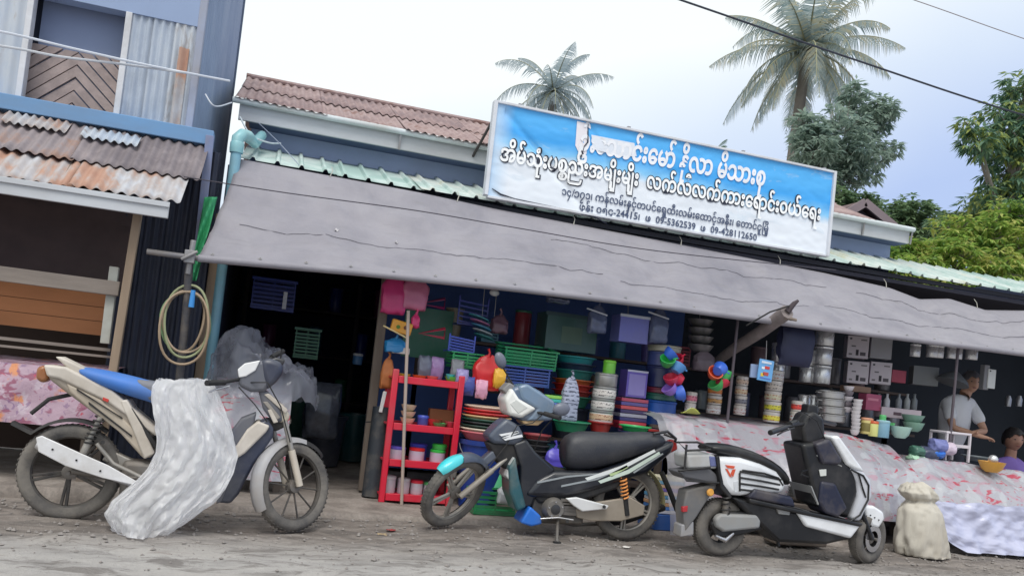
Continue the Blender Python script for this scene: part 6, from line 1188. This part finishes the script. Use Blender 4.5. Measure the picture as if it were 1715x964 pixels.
# ================================================================== people
def skin_body(name, joints, edges, m, par, sub=2):
    me = bpy.data.meshes.new('mesh'); org = ORG[par]; me.from_pydata([tuple(V(j[0])-org) for j in joints], edges, []); o = bpy.data.objects.new(name, me); col.objects.link(o); o.parent = par; ORG[o] = org
    md = o.modifiers.new('skin', 'SKIN'); md.use_smooth_shade = True
    for i, j in enumerate(joints): sv = me.skin_vertices[0].data[i]; sv.radius = (j[1], j[2] if len(j) > 2 else j[1]); sv.use_root = (i == 0)
    q = o.modifiers.new('u', 'SUBSURF'); q.levels = sub; q.render_levels = sub; me.materials.append(m); return o
def head_mesh(c, s, yaw):
    g = MB(); q = Matrix.Rotation(yaw, 3, 'Z'); n = 26; k = 18; k0 = 0
    for i in range(k+1):
        v = i/k; zz_ = -math.cos(math.pi*v)
        for j in range(n):
            t = 2*math.pi*j/n; x_, y_ = math.cos(t), math.sin(t); r = math.sin(math.pi*v)
            px_, py_, pz_ = x_*r*.74, y_*r*.92, zz_
            if pz_ < -.1: px_ *= 1+.22*(pz_+.1); py_ = py_*(1+.15*(pz_+.1))
            f = max(0, -y_)
            nose_ = math.exp(-((px_/.12)**2+((pz_+.12)/.2)**2)) if y_ < 0 else 0
            eye = sum(math.exp(-(((px_-sx)/.15)**2+((pz_-.06)/.1)**2)) for sx in (-.3, .3)) if y_ < 0 else 0
            mo = math.exp(-((px_/.22)**2+((pz_+.5)/.05)**2)) if y_ < 0 else 0
            py_ -= .2*nose_*f; py_ += .07*eye*f; py_ += .04*mo*f
            g.v.append(V(c)+q @ V((px_*s, py_*s, pz_*s)))
    for i in range(k):
        for j in range(n): g.f.append((i*n+j, i*n+(j+1) % n, (i+1)*n+(j+1) % n, (i+1)*n+j))
    for sx in (-1, 1): g.ell(V(c)+q @ V((sx*.74*s, .05*s, -.02*s)), (.07*s, .16*s, .22*s), 10)
    return g, q
def person(label, loc, hip, chest, neck, head, yaw, s, arms, skin, shirt, hairc, trous, extra=None):
    t = thing('person', label, 'person', loc); M_s = mat(skin, .55, 0, .08, 12)
    hip, chest, neck, head = map(V, (hip, chest, neck, head))
    J = [(hip, .10, .07), (hip.lerp(chest, .5), .09, .06), (chest, .085, .06), (neck, .06), (head-V((0, 0, s*.4)), .058)]; E_ = [(0, 1), (1, 2), (2, 3), (3, 4)]
    SJ = [(hip-V((0, 0, .04)), .17, .14), (hip.lerp(chest, .5), .17, .14), (chest, .185, .145), (neck-V((0, 0, .02)), .075)]; SE = [(0, 1), (1, 2), (2, 3)]
    for (sh, el, wr, fdir) in arms:
        sh, el, wr, fdir = V(sh), V(el), V(wr), V(fdir).normalized(); k = len(J)
        J += [(sh, .055), (sh.lerp(el, .6), .045), (el, .038), (el.lerp(wr, .5), .034), (wr, .024), (wr+fdir*.05, .03, .02)]; E_ += [(2, k)]+[(k+i, k+i+1) for i in range(5)]
        sd_ = fdir.cross(V((0, 0, 1))); sd_ = sd_.normalized() if sd_.length > .1 else V((1, 0, 0)); pm = k+5
        for f, (o_, L) in enumerate(((-.03, .055), (-.01, .07), (.01, .075), (.028, .06))):
            b_ = len(J); base = V(J[pm][0]); J += [(base+sd_*o_+fdir*.03, .009), (base+sd_*o_+fdir*(.03+L*.55)-V((0, 0, .008)), .0085), (base+sd_*o_+fdir*(.03+L*.9)-V((0, 0, .028)), .0075)]; E_ += [(pm, b_), (b_, b_+1), (b_+1, b_+2)]
        b_ = len(J); J += [(wr+sd_*-.035+fdir*.03, .011), (wr+sd_*-.05+fdir*.06, .009)]; E_ += [(k+4, b_), (b_, b_+1)]
        k = len(SJ); SJ += [(sh, .075), (sh.lerp(el, .75), .07)]; SE += [(2, k), (k, k+1)]
    bd = skin_body('body', J, E_, M_s, t); skin_body('shirt', SJ, SE, shirt, t)
    g, q = head_mesh(head, s, yaw); g.build('head', M_s, t, smooth=80, sub=1)
    for sx in (-.3, .3): e_ = MB(); e_.ell(head+q @ V((sx*s, -.80*s, .06*s)), (.1*s, .06*s, .055*s), 8); e_.build('eye', mat((40, 34, 34), .3), t)
    e_ = MB(); e_.ell(head+q @ V((0, -.79*s, -.5*s)), (.24*s, .07*s, .05*s), 10); e_.build('mouth', mat((130, 74, 70), .5), t)
    h = MB(); kk = 14
    def hair(u, v):
        a = 2*math.pi*u; front = max(0, -math.sin(a)); b2 = v*(1.95-.85*front**.6+.10*math.sin(a*7)*(1 if v > .8 else 0)); d = V((math.sin(b2)*math.cos(a)*.8, math.sin(b2)*math.sin(a)*.99, math.cos(b2)*1.06)); return head+q @ (d*s*(1.02+.07*noise.noise(d*7)+.03*noise.noise(d*19)))
    h.grid(hair, 32, kk); h.build('hair', mat(hairc, .6, 0, .2, 30), t, smooth=80, solid=.012)
    k2 = MB()
    for sx in (-.09, .09): k2.tube([hip+V((sx, 0, 0)), hip+V((sx, -.06, -.42)), V((hip.x+sx, hip.y+.02, .06))], [.1, .075, .05], 12)
    k2.build('trousers', trous, t, smooth=80); return t
# standing behind the stall, leaning on the counter
h = P(1626, 640, 7.25); s = PX(17, 1626, 7.25)
n_ = h+V((-.03, .03, -.12)); ch = h+V((-.06, .06, -.31)); hp = h+V((-.08, .16, -.74))
person('person in pale grey T-shirt leaning on the stall counter at the right', (hp.x, hp.y, .04), hp, ch, n_, h, -.35, s*1.05,
       [((ch.x-.17, ch.y, ch.z+.06), (ch.x-.23, ch.y-.16, ch.z-.20), (ch.x-.02, ch.y-.34, ch.z-.26), (1, -.1, -.1)), ((ch.x+.17, ch.y, ch.z+.06), (ch.x+.22, ch.y-.14, ch.z-.20), (ch.x-.06, ch.y-.30, ch.z-.22), (-1, -.1, -.1))],
       (178, 138, 116), mat((206, 208, 214), .75, 0, .1, 10), (96, 94, 98), mat((50, 54, 66), .8))
# a dark wide-brimmed hat left of the standing person
g = MB(); c = P(1598, 632, 7.0); g.lathe([(.16, -.06), (.14, -.02), (.05, .05), (.02, .07), (.001, .07)], c, 22, Matrix.Rotation(.3, 3, 'Y')); tag(g.build('sun_hat', mat((92, 96, 100), .6), loc=c), 'dark wide-brimmed hat hanging left of the standing person', 'hat')
# seated at the right edge
h = P(1697, 736, 7.3); s = PX(19, 1699, 7.3); n_ = h+V((.0, .02, -.15)); ch = h+V((.01, .04, -.34)); hp = h+V((.02, .08, -.68))
person('person in purple top seated behind the right-hand stall', (hp.x, hp.y, .04), hp, ch, n_, h, -.3, s,
       [((ch.x-.16, ch.y, ch.z+.05), (ch.x-.24, ch.y-.1, ch.z-.2), (ch.x-.18, ch.y-.3, ch.z-.1), (.3, -1, -.2)), ((ch.x+.16, ch.y, ch.z+.05), (ch.x+.24, ch.y-.1, ch.z-.2), (ch.x+.12, ch.y-.3, ch.z-.12), (-.3, -1, -.2))],
       (160, 120, 104), mat((120, 96, 170), .75, 0, .12, 10), (34, 30, 32), mat((60, 50, 76), .8))
g = MB(); c = V((hp.x, hp.y+.02, .04)); g.mm(c+V((-.2, -.16, 0)), c+V((.2, .2, hp.z-.18))); tag(g.build('wooden_box_seat', M_wood, bevel=.01, loc=c), 'wooden box that the person in purple sits on', 'seat')
# ================================================================== trees behind the roofs
def leafmat(name, c1, c2, tr=.45, warm=None):
    m, n, b = node_mat(name); out = n.nodes['Material Output']; v = coords(n); t = tex(n, v, 1.2, 3)
    g_ = N(n, 'ShaderNodeNewGeometry'); mm_ = N(n, 'ShaderNodeMath', operation='MULTIPLY_ADD'); n.links.new(g_.outputs['Random Per Island'], mm_.inputs[0]); mm_.inputs[1].default_value = .5; n.links.new(t, mm_.inputs[2])
    o = ramp(n, mm_.outputs[0], [(.4, lin(c1)), (.8, lin(c2))]+([(.97, lin(warm))] if warm else []))
    n.links.new(o, b.inputs['Base Color']); b.inputs['Roughness'].default_value = .45
    tl = N(n, 'ShaderNodeBsdfTranslucent'); n.links.new(o, tl.inputs[0]); s = N(n, 'ShaderNodeMixShader'); s.inputs[0].default_value = tr
    n.links.new(b.outputs[0], s.inputs[1]); n.links.new(tl.outputs[0], s.inputs[2]); n.links.new(s.outputs[0], out.inputs[0]); return m
M_bark = mat((128, 122, 116), .9, 0, .3, 5, .2, (96, 92, 90), .6, 12, (1, 1, .4))
def palm(px, py, Y, L, label, nf=22, seed=1, up=.3, trunk_r=.24, lean=(0, 0), mleaf=None):
    rn = random.Random(seed); c = P(px, py, Y); t = thing('coconut_palm', label, 'palm tree', (c.x+lean[0], Y, 0)); m = mleaf
    base = V((c.x+lean[0], Y+lean[1], 0)); pts = [base.lerp(c, i/10)+V((.25*math.sin(i*.3)*lean[0]*.3, 0, 0)) for i in range(11)]
    g = MB(); g.tube(pts, [trunk_r*(1.25-.45*i/10) for i in range(11)], 12); g.build('trunk', M_bark, t)
    crown = MB(); rib = MB()
    for k in range(nf):
        az = 2.399*k+rn.uniform(-.25, .25); el = lerp(1.35, -.95, ((k+.5)/nf)**.85)+rn.uniform(-.12, .12)+up*.0; ln = L*rn.uniform(.82, 1.08)
        d = V((math.cos(az)*math.cos(el), math.sin(az)*math.cos(el), math.sin(el))); p = V(c); pts = []; n = 16; droop = rn.uniform(.05, .14)
        for i in range(n+1):
            pts.append(V(p)); p += d*(ln/n); d = (d+V((0, 0, -droop*(.5+1.3*i/n)*(1.1-abs(el)*.3)))).normalized()
        rib.tube(pts, [lerp(.045, .008, i/n)*L/4.3 for i in range(n+1)], 5)
        twist = rn.uniform(-.7, .7); ragged = rn.random() < .5
        for i in range(1, n*4):
            f = i/(n*4); a = int(f*n); q = pts[a].lerp(pts[a+1], f*n-a); tg = (pts[min(a+1, n)]-pts[a]).normalized(); sd_ = tg.cross(V((0, 0, 1))); sd_ = sd_.normalized() if sd_.length > .05 else V((1, 0, 0)); un = sd_.cross(tg)
            ll = ln*.24*math.sin(math.pi*min(1, .12+f*.88))**.6*rn.uniform(.75, 1.1)
            if rn.random() < .10 or (ragged and noise.noise(V((i*.35, k*3.1, 2))) > .25): continue
            for s in (-1, 1):
                dr = (sd_*s*math.cos(twist*s)+tg*.75+un*(.25-.5*f)-V((0, 0, .28+.55*f))).normalized(); w = .03*L/4.3*(1.2-.5*f)
                mid = q+dr*ll*.5; tip = q+(dr-V((0, 0, .35))).normalized()*ll; wv = tg*w
                crown.add([q-wv, q+wv, mid+wv*.9, tip, mid-wv*.9], [(0, 1, 2, 4), (4, 2, 3)])
    crown.build('crown', m, t, smooth=0); rib.build('frond_ribs', mat((150, 150, 120), .7), t)
    for k in range(6): g = MB(); a = k*1.05; g.ell(c+V((.3*math.cos(a), .3*math.sin(a), -.32))*1.0, (.12, .12, .15), 10); g.build('coconut', mat((140, 140, 96), .6), t)
    return t
M_palm = leafmat('hazed_palm_leaf', (126, 146, 150), (166, 180, 178), .6, (186, 182, 156)); M_palm2 = leafmat('hazed_palm_leaf_far', (136, 154, 164), (170, 184, 188), .6)  # haze is put into the leaf colours, pale and bluish
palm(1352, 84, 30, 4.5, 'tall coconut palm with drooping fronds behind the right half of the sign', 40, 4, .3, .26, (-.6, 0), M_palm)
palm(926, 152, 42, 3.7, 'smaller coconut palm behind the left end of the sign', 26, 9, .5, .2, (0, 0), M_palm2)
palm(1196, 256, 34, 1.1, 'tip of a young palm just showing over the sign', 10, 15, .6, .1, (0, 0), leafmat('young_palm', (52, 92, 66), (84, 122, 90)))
def tree(name, label, Y, blobs, nleaf, ll, lw, m, seed, droop=.5, base_px=None, trunk_r=.16, cl=11):
    rn = random.Random(seed); cs = [(P(x, y, Y+dy), PX(r, x, Y)) for (x, y, r, dy) in blobs]; bx0 = cs[0][0]; bp = P(base_px or blobs[0][0], 500, Y)
    t = thing(name, label, 'tree', (bp.x, Y, 0)); g = MB(); top_ = cs[0][0]; b0 = V((bp.x, Y, 0))
    g.tube([b0, b0.lerp(top_, .5)+V((.1, 0, 0)), top_], [trunk_r, trunk_r*.8, trunk_r*.35], 10)
    for c, r in cs[1:]: j = b0.lerp(top_, rn.uniform(.55, .85)); g.tube([j, j.lerp(c, .5)+V((0, 0, .1*r)), c], [trunk_r*.4, trunk_r*.25, trunk_r*.08], 7)
    tips = []
    tot = sum(r*r for _, r in cs)
    for c, r in cs:
        for k in range(int(nleaf/cl*r*r/tot)):
            d = V((rn.gauss(0, 1), rn.gauss(0, 1), rn.gauss(0, 1))).normalized(); rr = r*(rn.random()**.4)*(1+.28*noise.noise(d*2.2+c)); tips.append((c+V((d.x, d.y, d.z*.9))*rr, d, c))
    lv = MB()
    for (p, d, c) in tips:
        if rn.random() < .16: g.tube([c.lerp(p, .35), p], [.018, .006], 4, False)
        for q in range(cl):
            a = rn.random()*6.283; dr = (d*.5+V((math.cos(a), math.sin(a), rn.uniform(-.5, .6)-droop))).normalized(); L = ll*rn.uniform(.6, 1.2); s = dr.cross(V((rn.uniform(-.3, .3), rn.uniform(-.3, .3), 1))); s = s.normalized()*lw*L/ll if s.length > .05 else V((lw, 0, 0)); o = p+dr*rn.uniform(0, .3)*ll; dn = V((0, 0, -L*.18))
            lv.add([o, o+dr*L*.4+s, o+dr*L+dn, o+dr*L*.4-s], [(0, 1, 2, 3)])
    g.build('trunk', M_bark, t); lv.build('crown', m, t, smooth=0); return t
M_mango = leafmat('hazed_mango_leaf', (112, 136, 132), (164, 182, 168), .5); M_mango2 = leafmat('mango_leaf_near', (66, 104, 90), (124, 156, 128), .42, (170, 180, 100))  # the first mango colour is paled to paint in haze, the near one is not
M_lime = leafmat('bright_leaf', (86, 126, 72), (160, 190, 92), .45, (196, 196, 118)); M_dk = leafmat('dark_leaf', (80, 112, 86), (134, 158, 118), .4)
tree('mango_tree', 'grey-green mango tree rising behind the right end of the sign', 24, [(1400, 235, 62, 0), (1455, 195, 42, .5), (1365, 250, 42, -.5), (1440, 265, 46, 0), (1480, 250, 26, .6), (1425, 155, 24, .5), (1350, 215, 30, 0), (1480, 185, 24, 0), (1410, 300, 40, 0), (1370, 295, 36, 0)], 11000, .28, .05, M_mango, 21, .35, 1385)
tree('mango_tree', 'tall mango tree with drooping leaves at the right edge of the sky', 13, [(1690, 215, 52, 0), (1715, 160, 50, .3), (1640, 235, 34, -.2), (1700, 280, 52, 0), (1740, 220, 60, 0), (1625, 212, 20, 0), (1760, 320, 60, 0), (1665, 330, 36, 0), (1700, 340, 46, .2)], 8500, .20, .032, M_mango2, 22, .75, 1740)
tree('leafy_tree', 'rounded dark green tree behind the brown gable', 20, [(1530, 370, 46, 0), (1500, 365, 30, 0), (1560, 395, 40, 0), (1440, 350, 40, 2), (1400, 345, 40, 2)], 11000, .2, .05, M_dk, 23, .3, 1530)
tree('leafy_tree', 'yellow-green bushy tree filling the space above the right end of the awning', 11.5, [(1600, 440, 50, 0), (1540, 455, 42, 0), (1500, 450, 32, .2), (1650, 400, 50, .5), (1670, 455, 46, -.3), (1600, 390, 38, .6), (1715, 430, 52, 0), (1720, 490, 44, -.3), (1620, 490, 40, -.4), (1560, 430, 34, .4), (1780, 440, 60, 0), (1475, 425, 26, .6), (1520, 415, 28, .6), (1690, 365, 40, .6)], 18000, .16, .026, M_lime, 24, .6, 1620)
tree('leafy_tree', 'blue-green leafy tree standing just behind the yellow-green one', 14, [(1640, 370, 46, 0), (1690, 380, 50, 0), (1590, 375, 30, 0), (1730, 400, 60, 0)], 8000, .2, .032, M_mango2, 25, .7, 1690)
